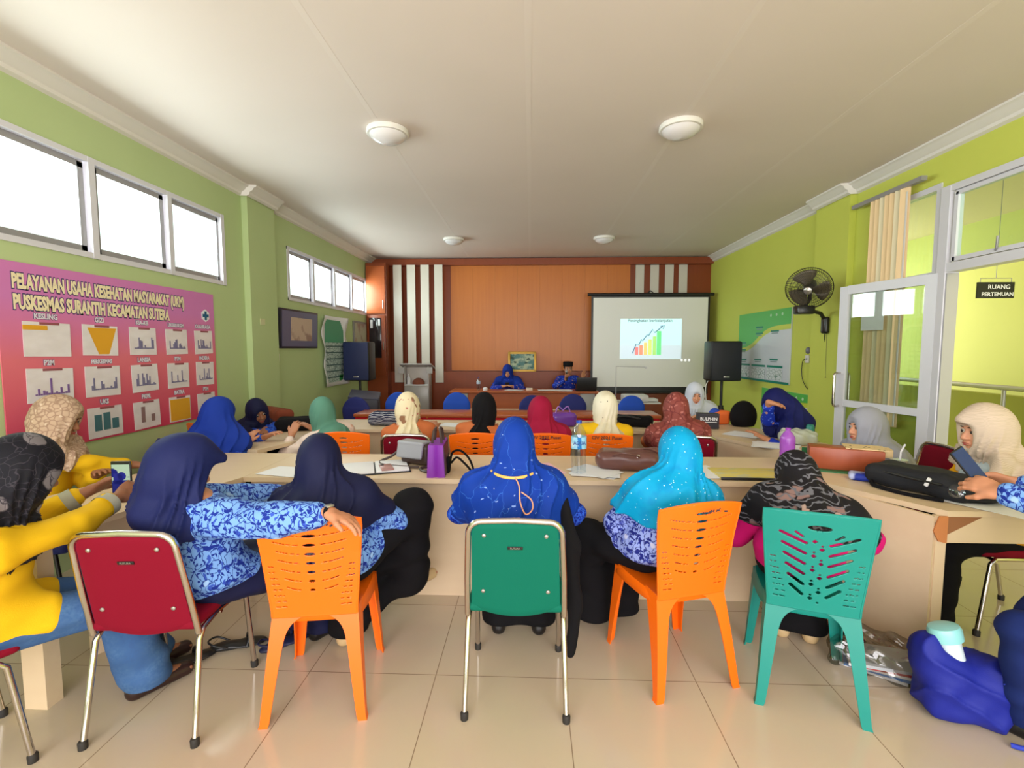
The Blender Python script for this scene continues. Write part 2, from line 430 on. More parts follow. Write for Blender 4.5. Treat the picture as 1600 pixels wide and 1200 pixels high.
def window(name, w_, x, nm, m, deep=0.05):
    y0, y1, z0, z1 = w_; t = T(name, None, None, (x, (y0 + y1) / 2, z0)); st(t); L_, H_ = y1 - y0, z1 - z0
    f = MB(); f.box((0, 0, 0.02), (deep + 0.03, L_, 0.04)); f.box((0, 0, H_ - 0.02), (deep + 0.03, L_, 0.04))
    for k in range(nm + 1):
        yy = -L_ / 2 + L_ * k / nm; yy = min(max(yy, -L_ / 2 + 0.025), L_ / 2 - 0.025); f.box((0, yy, H_ / 2), (deep + 0.035, 0.05, H_))
    f.build('window_frame', m, t)
    for k in range(nm):
        a, b = -L_ / 2 + L_ * k / nm + 0.035, -L_ / 2 + L_ * (k + 1) / nm - 0.035; s_ = MB()
        for zz in (0.065, H_ - 0.065): s_.box((-0.01, (a + b) / 2, zz), (0.03, b - a, 0.045))
        for yy in (a + 0.02, b - 0.02): s_.box((-0.01, yy, H_ / 2), (0.03, 0.045, H_ - 0.1))
        sash = s_.build('window_sash', M['alug'], t)
        MB().box((-0.012, (a + b) / 2, H_ / 2), (0.004, b - a - 0.02, H_ - 0.1)).build('pane', M['glass'], sash)
    return t
window('window_1', WN, XL - 0.03, 4, M['alu']); window('window_2', WF, XL - 0.03, 4, M['alu'])

# right: fixed window, door frame, transom, open door leaf
t = T('window_3', None, None, (XR, 0, 0)); st(t); f = MB()
for yy in (4.4, 5.14): f.box((0.03, yy, 1.955), (0.09, 0.045, 2.06))
for zz in (0.955, 2.2, 2.96): f.box((0.03, 4.76, zz), (0.08, 0.71, 0.05))
f.build('window_frame', M['alu'], t)
MB().box((0.03, 4.76, 1.57), (0.005, 0.72, 1.2)).build('pane', M['glass'], t)
MB().box((0.03, 4.76, 2.58), (0.005, 0.72, 0.72)).build('pane', M['glass'], t)
t = T('door_1', None, None, (XR, 0, 0)); st(t); f = MB()
f.box((0.02, 4.3, 1.46), (0.12, 0.09, 2.93)); f.box((0.02, 3.4, 2.9), (0.11, 1.71, 0.055)); f.box((0.02, 3.4, 2.235), (0.11, 1.71, 0.075))
f.box((0.02, 2.52, 1.46), (0.12, 0.06, 2.93)); f.build('door_frame', M['alu'], t)
MB().box((0.02, 4.249, 1.1), (0.1, 0.014, 2.18)).build('door_jamb', M['alug'], t)
f = MB(); 
for yy in (4.215, 3.42): f.box((0.0, yy, 2.57), (0.04, 0.035, 0.57))
for zz in (2.3, 2.85): f.box((0.0, 3.82, zz), (0.04, 0.8, 0.035))
sash = f.build('transom_sash', M['alu'], t); MB().box((0.0, 3.82, 2.57), (0.005, 0.77, 0.55)).build('pane', M['glass'], sash)
MB().tube([(-0.02, 3.84, 2.3), (-0.035, 3.82, 2.31), (-0.05, 3.80, 2.4)], 0.008).build('transom_handle', M['alug'], sash)
MB().box((0.0, 2.97, 2.57), (0.005, 0.85, 0.6)).build('pane', M['glass'], t)
# the leaf, hinged at the frame and swung back towards the window
hx, hy, tx, ty = 3.56, 4.33, 3.34, 5.28
ang = math.degrees(math.atan2(ty - hy, tx - hx)); Lf = math.hypot(tx - hx, ty - hy)
leaf = T('door_2', None, None, (hx, hy, 0), ang); st(leaf); f = MB()
for xx in (0.05, Lf - 0.05): f.box((xx, 0, 1.105), (0.1, 0.045, 2.19))
for zz, hh in ((0.08, 0.14), (0.965, 0.07), (2.16, 0.09)): f.box((Lf / 2, 0, zz), (Lf - 0.18, 0.04, hh))
f.build('door_leaf_frame', M['alu'], leaf)
MB().box((Lf / 2, 0, 1.56), (Lf - 0.19, 0.006, 1.13)).build('pane', M['doorglass'], leaf)
MB().box((Lf / 2, 0, 0.54), (Lf - 0.19, 0.006, 0.8)).build('pane', M['doorglass'], leaf)
for s_ in (1, -1):
    MB().tube([(Lf - 0.05, s_ * 0.02, 0.93)] + arc((Lf - 0.05, s_ * 0.06, 0.96), 0.035, -90 if s_ > 0 else 270, 0 if s_ > 0 else 180, 5, 'yz') +
              [(Lf - 0.05, s_ * 0.095, 1.1)] + arc((Lf - 0.05, s_ * 0.06, 1.25), 0.035, 0 if s_ > 0 else 180, 90, 5, 'yz') + [(Lf - 0.05, s_ * 0.02, 1.285)], 0.013).build('door_handle', M['chrome'], leaf)
MB().box((Lf - 0.36, -0.006, 1.93), (0.24, 0.002, 0.4)).build('window_reflection', M['paper'], leaf)  # white patch painted in for the window reflected in the door glass
MB().box((0.02, -0.05, 2.24), (0.03, 0.05, 0.09), bev=0.008).build('door_hinge', M['white'], leaf)

# corridor beyond
st(MB().box((5.1, 3.55, -0.05), (2.9, 12.6, 0.1)).build('floor_corridor', mat('corridor_tile', (196, 196, 110), 0.25)))
st(MB().box((6.6, 3.55, 1.7), (0.12, 12.6, 3.4)).build('wall_corridor', M['corr']))
st(MB().box((5.1, 3.55, 3.45), (2.9, 12.6, 0.1)).build('ceiling_corridor', mat('corridor_ceiling', (226, 206, 170), 0.6)))
st(MB().box((5.1, 9.75, 1.7), (2.9, 0.1, 3.4)).build('wall_corridor_end', M['corr']))
t = T('handrail', 'grey metal railing along the yellow corridor wall beyond the doorway', 'railing', (5.4, 0, 0))
MB().tube([(0, 3.9, 1.1), (0, 7.6, 1.1)], 0.03).build('rail', M['alug'], t)
for yy in (4.6, 5.6, 6.6, 7.4): MB().tube([(0, yy, 0), (0, yy, 1.09)], 0.02).build('post', M['alug'], t)
st(MB().box((5.62, 5.6, 0.5), (0.12, 4.6, 1.0)).build('wall_corridor_low', mat('olive_parapet_paint', (150, 152, 60), 0.7)))
# hanging room sign
t = T('room_sign', 'black hanging sign reading RUANG PERTEMUAN beyond the doorway', 'sign', (4.66, 5.0, 2.13))
MB().box((0, 0, 0), (0.36, 0.012, 0.16)).build('sign_board', M['black'], t)
text('lettering', 'RUANG', 0.062, M['paper'], t, (0.03, -0.007, 0.012), (90, 0, 0), 0.001, align='CENTER')
text('lettering', 'PERTEMUAN', 0.055, M['paper'], t, (0.02, -0.007, -0.058), (90, 0, 0), 0.001, align='CENTER')
MB().tube([(-0.15, 0, 0.08), (-0.15, 0, 0.12), (0.15, 0, 0.12), (0.15, 0, 0.08)], 0.004).tube([(0, 0, 0.12), (0, 0, 1.4)], 0.003).build('hanger', M['alug'], t)

# back wall in teak panelling
st(MB().box((0.17, YB + 0.06, ZC / 2), (6.95, 0.12, ZC)).build('wall_back', M['woodd']))
st(MB().box((0.17, YB - 0.05, 3.27), (6.81, 0.18, 0.13)).build('trim_5', M['woodd']))
mb = MB()
for i in range(8): mb.box((-1.62 + 0.45 * i + 0.225, YB - 0.02, 2.15), (0.4485, 0.04, 2.11))
st(mb.build('trim_6', M['wood']))
st(MB().box((0.17, YB - 0.1, 0.54), (6.81, 0.2, 1.08)).build('trim_7', M['woodd']))
LAM = M['strip']
def strips(xs, z0s, label_n):
    for i, (x, z0) in enumerate(zip(xs, z0s)):
        st(MB().box((x, YB - 0.215 if z0 < 1.1 else YB - 0.03, (3.2 + z0) / 2), (0.165, 0.03, 3.2 - z0)).build('trim_%d' % (label_n + i), LAM))
strips((-2.66, -2.385, -2.11, -1.835), (0.86, 0.86, 0.86, 0.86), 8)
strips((2.17, 2.46, 2.75, 3.02), (1.12, 1.12, 1.12, 1.12), 12)
# built-in tall cabinet column in the left corner
t = T('corner_cabinet', 'tall dark teak corner cabinet with a glazed niche beside the white strips', 'cabinet', (-3.02, YB - 0.335, 0))
MB().box((0, 0, 1.6), (0.4, 0.24, 3.2)).build('body', M['woodd'], t)
d_ = MB().box((0, -0.14, 2.68), (0.36, 0.02, 0.92), bev=0.004).build('door', M['woodb'], t)
MB().box((0.14, -0.156, 2.4), (0.012, 0.015, 0.16)).build('handle', M['silver'], d_)
d_ = MB().box((0, -0.14, 1.6), (0.36, 0.02, 1.18), bev=0.004).build('door', M['woodd'], t)
MB().box((-0.02, -0.155, 1.75), (0.24, 0.012, 0.78), bev=0.003).build('glass_panel', mat('dark_glass', (38, 30, 34), 0.08), d_)
MB().box((-0.09, -0.163, 2.02), (0.05, 0.003, 0.16)).box((0.06, -0.163, 2.05), (0.04, 0.003, 0.12)).build('sticker', M['paper'], d_)
MB().box((0.14, -0.156, 1.6), (0.012, 0.015, 0.16)).build('handle', M['silver'], d_)

# ------------------------------------------------------------------ ceiling lamps
def lamp():
    t = T('ceiling_lamp', 'x', 'ceiling lamp', (0, 0, ZC), group='round ceiling lamps')
    MB().lathe([(0.17, -0.002), (0.172, -0.03), (0.165, -0.04), (0.15, -0.042)][::-1], n=40).build('rim', M['white'], t)
    MB().lathe([(0.0, -0.105), (0.05, -0.1), (0.1, -0.085), (0.135, -0.062), (0.152, -0.035)], n=40).build('lamp_shade', M['lampw'], t)
    return t
l0 = lamp()
for i, (x, y, lb) in enumerate([(-1.19, 4.03, 'larger-looking round white ceiling lamp, nearer one on the left'), (1.21, 4.03, 'larger-looking round white ceiling lamp, nearer one on the right'),
        (-1.27, 7.92, 'small round ceiling lamp far back on the left, near the wood wall'), (1.19, 7.92, 'small round ceiling lamp far back on the right, above the projection screen')]):
    o = l0 if i == 0 else copy_tree(l0); o.location = (x, y, ZC); o['label'] = lb

# ------------------------------------------------------------------ things on the left wall
# banner
b = T('wall_banner', 'large pink health-service banner with plastic pockets of charts on the left wall', 'banner', (XL + 0.004, 2.76, 0.87))
bm_ = pat('pink_banner_print', (206, 62, 82), [('noise', 0.9, 0.5, 0.2, (196, 70, 110), (1, 1, 0.5))], 0.5)
# printed gradient: magenta top, crimson bottom
nt = bm_.node_tree; N, L = nt.nodes, nt.links
tc = N.new('ShaderNodeTexCoord'); sp = N.new('ShaderNodeSeparateXYZ'); cr = N.new('ShaderNodeValToRGB')
cr.color_ramp.elements[0].position = 0.0; cr.color_ramp.elements[0].color = srgb((206, 66, 96)); cr.color_ramp.elements[1].position = 1.22; cr.color_ramp.elements[1].color = srgb((206, 126, 186))
e = cr.color_ramp.elements.new(0.6); e.color = srgb((222, 116, 128))
L.new(tc.outputs['Object'], sp.inputs[0]); L.new(sp.outputs['Z'], cr.inputs[0]); L.new(cr.outputs[0], N['Principled BSDF'].inputs['Base Color'])
MB().box((0.004, 0.985, 0.61), (0.008, 1.97, 1.22)).build('banner_sheet', bm_, b)
cream = mat('cream_lettering', (238, 226, 186), 0.6); navy_o = mat('navy_outline', (60, 50, 110), 0.6); sky_l = mat('pale_lettering', (220, 216, 226), 0.6)
def wl(body, size, y, z, parent, fx=1.0, m=None, bold=0.004, al='LEFT'):
    text('lettering_outline', body, size, navy_o, parent, (0.0085, y, z), (90, 0, 90), bold * 2.2, fx, al and 0.0004, al)
    return text('lettering', body, size, m or cream, parent, (0.0105, y, z), (90, 0, 90), bold, fx, 0.0004, al)
wl('PELAYANAN USAHA KESEHATAN MASYARAKAT (UKM)', 0.125, 0.09, 1.06, b, 0.475, bold=0.006)
wl('PUSKESMAS SURANTIH KECAMATAN SUTERA', 0.125, 0.09, 0.93, b, 0.50, bold=0.006)
lg = MB().lathe([(0.0, 0.0), (0.062, 0.0), (0.062, 0.003), (0.0, 0.003)], n=6, rot=Euler((0, PI / 2, 0)).to_matrix(), c=(0.009, 1.84, 1.0)).build('emblem', M['paper'], b)
MB().box((0.0135, 1.84, 1.0), (0.002, 0.03, 0.085)).box((0.0137, 1.84, 1.0), (0.002, 0.085, 0.03)).build('emblem_cross', mat('emblem_teal', (20, 92, 130), 0.5), lg)
clearp = pat('cloudy_pocket_film', (224, 217, 218), [('noise', 6, 0.44, 0.2, (236, 231, 233), (1, 1, 2))], 0.22, spec=0.6)
titles = [['KESLING', 'GIZI', 'KIA-KB', 'UKGS/UKGM', 'OLAHRAGA'], ['P2M', 'PERKESMAS', 'LANSIA', 'PTM', 'INDERA'], ['UKK NELAYAN', 'UKS', 'PKPR', 'BATRA', 'PTM']]
colx = [0.13, 0.53, 0.93, 1.31, 1.67]; colw = [0.31, 0.29, 0.27, 0.26, 0.25]; rng = random.Random(4)
yel = mat('yellow_sheet', (226, 166, 40), 0.5); bars = [mat('violet_ink', (122, 92, 150), 0.6), mat('teal_ink', (66, 112, 122), 0.6), mat('brown_ink', (140, 112, 112), 0.6), mat('grey_ink', (120, 116, 150), 0.6)]
for r_ in range(3):
    for c_ in range(5):
        y0, w0, z0 = colx[c_], colw[c_], 0.625 - r_ * 0.305; h0 = 0.225
        wl(titles[r_][c_], 0.05 if len(titles[r_][c_]) < 9 else 0.042, y0 + w0 / 2, z0 + h0 + 0.022, b, 0.8, sky_l, 0.002, 'CENTER')
        p = MB().box((0.012, y0 + w0 / 2, z0 + h0 / 2), (0.003, w0, h0), rot=(rng.uniform(-1.6, 1.6), 0, 0)).build('chart_pocket', clearp, b)
        p['label'] = 'clear pocket sheet under the heading ' + titles[r_][c_]
        MB().box((0.0145, y0 + w0 * 0.55, z0 + h0 - 0.008), (0.003, w0 * 0.42, 0.016)).build('pocket_strip', mat('strip_mauve', (150, 84, 92), 0.5), p)
        if (r_, c_) == (0, 1): MB().add([(0.0145, y0 + 0.04, z0 + h0 - 0.02), (0.0145, y0 + w0 - 0.01, z0 + h0 - 0.02), (0.0145, y0 + w0 * 0.72, z0 + 0.01), (0.0145, y0 + w0 * 0.42, z0 + 0.01)], [(0, 1, 2, 3)]).build('folded_yellow_sheet', yel, p)
        elif (r_, c_) == (2, 3): MB().box((0.0145, y0 + w0 / 2, z0 + h0 * 0.47), (0.002, w0 * 0.93, h0 * 0.86)).build('yellow_sheet', yel, p)
        elif (r_, c_) == (0, 0): MB().box((0.0145, y0 + w0 * 0.25, z0 + h0 * 0.84), (0.002, w0 * 0.5, 0.03)).build('yellow_sheet', yel, p)
        else:
            ch = MB(); nb = {(2, 1): 3, (2, 2): 2}.get((r_, c_), 14)
            for k in range(nb):
                hh = [0.12, 0.13, 0.08][k] if nb == 3 else ([0.13, 0.06][k] if nb == 2 else max(0.01, rng.random() ** 2 * 0.11)); bw = 0.2 if nb < 4 else 0.045
                if nb == 2: bw = 0.14
                ch.box((0.0145, y0 + w0 * (0.15 + 0.75 * (k + 0.5) / nb), z0 + 0.05 + hh / 2), (0.002, w0 * bw, hh))
            ch.build('bar_chart', bars[{(2, 1): 1, (2, 2): 2, (1, 0): 0}.get((r_, c_), 3)], p)

# framed certificate, calendar, small frame (far left wall)
t = T('framed_certificate', 'wide navy framed certificate hanging on the left wall under the far windows', 'picture frame', (XL, 6.5, 1.81), rot=(0, R(2), 0))
MB().box((0.02, 0, 0), (0.035, 1.06, 0.52), bev=0.005).build('frame', mat('dark_frame', (40, 34, 50), 0.4), t)
MB().box((0.04, 0, 0), (0.004, 1.0, 0.47)).build('mat_board', mat('slate_mat', (88, 92, 128), 0.3), t)
MB().box((0.044, 0.02, 0.0), (0.004, 0.6, 0.31)).build('certificate', pat('tan_certificate', (198, 176, 158), [('noise', 5, 0.42, 0.06, (160, 132, 120), (1, 1, 1))], 0.5), t)
t = T('wall_calendar', 'tall green and white wall calendar with curled edges beside the framed certificate', 'calendar', (XL, 7.62, 1.5))
def sheet_curl(y0, y1, z0, z1, amp, m, name, parent, ny=16, nz=18, off=0.012):
    vs = []; fs = []
    for j in range(nz + 1):
        for i in range(ny + 1):
            u, v = i / ny, j / nz; e_ = (abs(u - 0.5) * 2) ** 4; e2 = (abs(v - 0.5) * 2) ** 3
            vs.append((off + amp * e_ * (0.4 + 0.6 * math.sin(v * 7 + 1) ** 2) + amp * 0.3 * e2, y0 + (y1 - y0) * u + 0.03 * (1 - u) * math.sin(v * 6), z0 + (z1 - z0) * v))
    for j in range(nz):
        for i in range(ny): a = j * (ny + 1) + i; fs.append((a, a + 1, a + ny + 2, a + ny + 1))
    mb = MB(); mb.add(vs, fs, True); o = mb.build(name, m, parent); md = o.modifiers.new('thick', 'SOLIDIFY'); md.thickness = 0.003; return o
sheet_curl(-0.46, 0.46, -0.56, 0.56, 0.07, M['paper'], 'backing_sheet', t)
gr1 = mat('calendar_green', (66, 150, 112), 0.5); gy = pat('calendar_grid', (190, 206, 200), [('edge', 13, 0.06, 0.02, (110, 130, 128), (1, 1, 1.6))], 0.5, warp=0.0)
MB().box((0.035, 0.02, 0.32), (0.004, 0.72, 0.36)).build('green_header', gr1, t)
c_ = MB().box((0.035, 0.02, -0.18), (0.004, 0.72, 0.64)).build('month_grid', gy, t)
mb = MB()
for k in range(6): mb.box((0.039, 0.02, 0.08 - 0.1 * k), (0.003, 0.68, 0.02))
mb.build('date_rows', mat('calendar_ink', (84, 112, 110), 0.6), c_)
MB().box((0.039, 0.27, -0.44), (0.003, 0.2, 0.09)).build('green_corner', mat('deep_green', (32, 130, 62), 0.5), c_)
t = T('small_framed_picture', 'small grey framed picture on the left wall behind the loudspeaker', 'picture frame', (XL, 8.85, 1.72))
MB().box((0.015, 0, 0), (0.03, 0.66, 0.66), bev=0.004).build('frame', mat('greyish_frame', (120, 116, 112), 0.4), t)
MB().box((0.033, 0, 0), (0.004, 0.58, 0.58)).build('picture', pat('faded_print', (176, 172, 150), [('noise', 5, 0.45, 0.08, (150, 120, 110), (1, 1, 1))], 0.5), t)
def plate(name, label, cat, loc, side, rnd):
    t = T(name, label, cat, loc)
    if rnd: MB().lathe([(0.0, 0.02), (0.025, 0.02), (0.042, 0.012), (0.045, 0)][::-1], rot=Euler((0, PI / 2 * side, 0)).to_matrix()).build('cover', mat('grey_socket', (110, 108, 120), 0.4), t)
    else: MB().box((side * 0.008, 0, 0), (0.016, 0.085, 0.1), bev=0.005).build('cover', M['white'], t)
    MB().box((side * 0.018, 0, 0), (0.006, 0.03, 0.03), bev=0.003).build('socket_hole' if rnd else 'switch', M['alug'], t)
    return t
plate('round_socket', 'round grey wall socket above a white switch on the left wall', 'socket', (XL, 5.92, 1.574), 1, True)
plate('light_switch', 'small white wall switch under the round socket on the left wall', 'switch', (XL, 5.92, 1.43), 1, False)
plate('round_socket', 'round grey wall socket on the lime wall under the fan', 'socket', (XR, 6.27, 1.52), -1, True)
plate('power_outlet', 'white power outlet with the fan plug on the lime wall', 'socket', (XR, 6.27, 1.41), -1, False)
tag(MB().box((0, 0, 0), (0.008, 0.09, 0.07)).build('torn_sticker', mat('old_tape', (206, 206, 160), 0.7), None, (XL + 0.075, 5.5, 1.86)), 'torn remnant of pale tape on the left pilaster', 'sticker')

# ------------------------------------------------------------------ right wall posters
def poster(label, y0, y1, z0, z1, full):
    Lp, Hp = y1 - y0, z1 - z0
    t = T('organisation_chart_board', label, 'poster', (XR, y1, z0))           # local x runs to the viewer's right = -Y
    t.rotation_euler = (0, 0, R(-90))
    MB().box((Lp / 2, -0.012, Hp / 2), (Lp, 0.02, Hp), bev=0.003).build('board', mat('poster_white', (206, 212, 220), 0.35), t)
    n = 24; top = lambda u: Hp * (0.60 if full else 0.70) + Hp * 0.16 * math.tanh((u - 0.42) * 5)
    for nm, m, off, yy in (('yellow_swoosh', mat('swoosh_yellow', (204, 214, 70), 0.4), -0.035 * Hp, -0.0235), ('green_header', mat('poster_green', (86, 186, 84), 0.4), 0.03 * Hp, -0.0245)):
        vs = []; fs = []
        for i in range(n + 1):
            u = i / n; vs += [(u * Lp, yy, top(u) + off), (u * Lp, yy, Hp)]
        for i in range(n): fs.append((2 * i, 2 * i + 2, 2 * i + 3, 2 * i + 1))
        MB().add(vs, fs).build(nm, m, t)
    tg = mat('poster_teal', (20, 132, 112), 0.5)
    mb = MB()
    for (u, v, w_) in [(0.45, 0.78, 0.14), (0.45, 0.69, 0.14), (0.74, 0.71, 0.14), (0.12, 0.56, 0.12), (0.12, 0.45, 0.12), (0.14, 0.3, 0.12), (0.44, 0.31, 0.14), (0.74, 0.32, 0.14)]:
        MB().box((u * Lp, -0.0275, v * Hp), (w_ * Lp, 0.002, 0.022)).build('name_box', tg, t)
        MB().box((u * Lp, -0.0275, v * Hp - 0.03), (w_ * Lp * 0.8, 0.002, 0.014)).build('name_line', mat('poster_grey_ink', (130, 150, 150), 0.5), t)
    for k in range(3): MB().box(((0.14 + 0.31 * k) * Lp, -0.0275, 0.225 * Hp), (0.27 * Lp, 0.002, 0.03)).build('name_box', tg, t)
    if full:
        for k in range(3): MB().box(((0.14 + 0.31 * k) * Lp, -0.0275, 0.12 * Hp), (0.27 * Lp, 0.002, 0.15 * Hp)).build('staff_table', pat('staff_list', (214, 220, 224), [('edge', 12, 0.05, 0.02, (120, 150, 140), (1, 1, 2))], 0.5, warp=0), t)
        MB().box((0.5 * Lp, -0.026, 0.015 * Hp), (Lp, 0.002, 0.03 * Hp)).build('green_footer', tg, t)
    mb = MB()
    for k in range(3): mb.lathe([(0, 0), (0.022, 0), (0.022, 0.002), (0, 0.002)], c=((0.66 + 0.1 * k) * Lp, -0.026, 0.93 * Hp), rot=(90, 0, 0), n=12)
    mb.build('header_logos', mat('pale_logo', (190, 226, 190), 0.5), t)
    return t
poster('green and white organisation chart board hung on the lime wall beside the speaker', 6.66, 8.28, 1.04, 2.11, True)
poster('lower green and white chart board on the lime wall behind the woman shading her face', 5.95, 7.4, -0.02 + 0.04, 0.95, False)

# ------------------------------------------------------------------ wall fan
t = T('wall_fan', 'dark caged wall fan on a black bracket, tilted down, on the lime wall', 'fan', (XR - 0.07, 5.78, 1.9))
fm = mat('fan_dark_plastic', (28, 26, 26), 0.3)
MB().box((-0.03, 0, -0.08), (0.06, 0.11, 0.2), bev=0.03, seg=4).build('wall_mount', fm, t)
MB().tube([(-0.05, 0, 0.0), (-0.1, -0.02, 0.06), (-0.28, -0.1, 0.09), (-0.34, -0.12, 0.09)], 0.022).build('bracket_arm', fm, t)
MB().box((-0.36, -0.14, 0.09), (0.2, 0.12, 0.1), bev=0.02).build('control_box', fm, t)
hd = T('cage_dummy', None, None)
bpy.data.objects.remove(hd)
cen = Vector((-0.35, -0.2, 0.33)); Ro = orient(Vector((-0.55, -0.75, -0.38)))
cage = MB(); Rr = 0.235
for k in range(64):
    a = 2 * PI * k / 64; pts = []
    for q in range(9):
        u = q / 8; r_ = 0.04 + (Rr - 0.04) * u; z = 0.1 * math.sqrt(max(0, 1 - (r_ / (Rr + 0.01)) ** 2)); pts.append(cen + Ro @ Vector((r_ * math.cos(a + 0.5 * u), r_ * math.sin(a + 0.5 * u), z)))
    cage.tube(pts, 0.002, 4, False)
    pts = [cen + Ro @ Vector(((0.05 + (Rr - 0.05) * q / 6) * math.cos(a), (0.05 + (Rr - 0.05) * q / 6) * math.sin(a), -0.09 * math.sqrt(max(0, 1 - (((0.05 + (Rr - 0.05) * q / 6)) / (Rr + 0.01)) ** 2)))) for q in range(7)]
    cage.tube(pts, 0.002, 4, False)
for z, r_ in ((0, Rr), (0.06, 0.19), (-0.055, 0.19), (0.09, 0.1), (0.085, 0.13), (0.072, 0.165), (0.035, 0.22)): cage.tube([cen + Ro @ Vector((r_ * math.cos(2 * PI * k / 40), r_ * math.sin(2 * PI * k / 40), z)) for k in range(40)], 0.005 if z == 0 else 0.002, 6, closed=True)
cg = cage.build('cage', mat('fan_cage_wire', (60, 56, 52), 0.35, metal=0.6), t)
bl = MB()
for k in range(3):
    vs = []; fs = []
    for i in range(8):
        for j in range(6):
            r_ = 0.04 + 0.17 * i / 7; a = 2 * PI * k / 3 + (j / 5 - 0.5) * (0.9 + 0.5 * math.sin(i / 7 * 2.4)); vs.append(cen + Ro @ Vector((r_ * math.cos(a), r_ * math.sin(a), 0.02 * (j / 5 - 0.5) * 2)))
    for i in range(7):
        for j in range(5): q = i * 6 + j; fs.append((q, q + 1, q + 7, q + 6))
    bl.add(vs, fs, True)
o = bl.build('blades', mat('smoky_blade', (98, 88, 68), 0.3), t); md = o.modifiers.new('thick', 'SOLIDIFY'); md.thickness = 0.003
MB().lathe([(0, 0.11), (0.035, 0.105), (0.045, 0.095), (0.045, 0.08)], c=cen, rot=Ro).build('hub_badge', M['silver'], t)
MB().lathe([(0.05, -0.03), (0.062, -0.06), (0.06, -0.16), (0.04, -0.18), (0, -0.185)], c=cen, rot=Ro).build('motor_housing', fm, t)
MB().tube([cen + Ro @ Vector((0, 0, -0.12)), cen + Vector((0.06, 0.08, -0.12)), (-0.35, -0.13, 0.12)], 0.02).build('neck', fm, t)
FANT = t
tag(MB().tube(smooth_path([(XR - 0.1, 5.78, 1.8), (XR - 0.03, 5.9, 1.4), (XR - 0.02, 6.0, 1.12), (XR - 0.02, 6.18, 1.02), (XR - 0.02, 6.34, 1.15), (XR - 0.02, 6.36, 1.35), (XR - 0.03, 6.29, 1.41)], 8), 0.005, 6).build('power_cord', M['black'], FANT, (-(XR - 0.07), -5.78, -1.9)))
tag(MB().tube([(XR - 0.1, 5.74, 1.78), (XR - 0.09, 5.74, 1.22), (XR - 0.09, 5.74, 1.2)], [0.002, 0.002, 0.008], 6).build('pull_cord', M['black'], FANT, (-(XR - 0.07), -5.78, -1.9)))

# ------------------------------------------------------------------ vertical blinds
t = T('vertical_blind', 'cream vertical blinds gathered to one side of the right-hand window', 'blinds', (XR - 0.09, 0, 0))
MB().box((0, 4.93, 3.06), (0.05, 0.92, 0.04)).build('head_rail', M['alug'], t)
bmats = [mat('cream_vane', (236, 206, 160), 0.7), mat('pale_vane', (226, 214, 180), 0.7)]
for k in range(7): MB().box((0, 4.68 + 0.065 * k, 1.92), (0.003, 0.085, 2.26), rot=(0, 0, 28)).build('vane', bmats[k % 3 == 1], t)
MB().box((0, 4.66, 1.9), (0.004, 0.02, 2.2)).build('cord', M['white'], t)

# ------------------------------------------------------------------ front of the room
t = T('projection_screen', 'large white projection screen with black borders and a chart slide', 'projection screen', (2.3, 9.3, 0.7))
MB().box((0, 0, 0.93), (2.26, 0.01, 1.88)).build('black_border', M['black'], t)
MB().box((0, -0.008, 0.96), (2.18, 0.008, 1.72)).build('screen_fabric', M['screenw'], t)
MB().tube([(-1.2, 0, 1.88), (1.2, 0, 1.88)], 0.03).build('roller_case', M['black'], t)
MB().tube([(-1.13, 0, -0.01), (1.13, 0, -0.01)], 0.022).build('bottom_bar', M['black'], t)
MB().tube([(-0.06, 0, 1.9), (0.0, 0, 1.95), (0.06, 0, 1.9)], 0.012).tube([(0, 0.02, 1.93), (0, 0.12, 1.96)], 0.008).build('hanger', M['black'], t)
def em(n_, c, e=0.35): return mat(n_, c, 0.8, emit=e)  # emission put into the slide colours in place of the projector's beam
sl = MB().box((0.02, -0.014, 1.03), (1.17, 0.003, 0.77)).build('emissive_slide', em('slide_cyan', (206, 250, 250), 0.5), t)
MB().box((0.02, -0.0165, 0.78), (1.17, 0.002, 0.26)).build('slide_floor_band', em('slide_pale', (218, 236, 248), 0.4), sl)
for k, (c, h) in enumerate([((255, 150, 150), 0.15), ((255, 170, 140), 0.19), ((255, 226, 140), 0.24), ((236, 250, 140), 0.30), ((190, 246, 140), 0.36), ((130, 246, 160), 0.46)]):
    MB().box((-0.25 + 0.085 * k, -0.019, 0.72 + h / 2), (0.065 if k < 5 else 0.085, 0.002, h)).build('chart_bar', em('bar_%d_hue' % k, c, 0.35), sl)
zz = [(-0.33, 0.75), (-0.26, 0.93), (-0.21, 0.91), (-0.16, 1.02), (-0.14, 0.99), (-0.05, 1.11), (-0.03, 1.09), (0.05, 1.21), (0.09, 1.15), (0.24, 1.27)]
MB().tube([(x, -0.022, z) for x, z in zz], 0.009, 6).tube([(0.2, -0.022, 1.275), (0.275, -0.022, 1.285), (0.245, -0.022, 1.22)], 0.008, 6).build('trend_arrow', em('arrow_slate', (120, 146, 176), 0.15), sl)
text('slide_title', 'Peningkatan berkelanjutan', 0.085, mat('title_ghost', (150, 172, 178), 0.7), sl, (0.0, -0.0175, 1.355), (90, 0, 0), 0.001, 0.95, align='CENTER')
MB().lathe([(0, 0), (0.022, 0), (0.022, 0.002), (0, 0.002)], c=(0.62, -0.0145, 0.62), rot=(90, 0, 0), n=14).lathe([(0, 0), (0.022, 0), (0.022, 0.002), (0, 0.002)], c=(0.69, -0.0145, 0.62), rot=(90, 0, 0), n=14).lathe([(0, 0), (0.022, 0), (0.022, 0.002), (0, 0.002)], c=(0.76, -0.0145, 0.62), rot=(90, 0, 0), n=14).build('slide_dots', em('dot_white', (250, 250, 255), 0.5), sl)

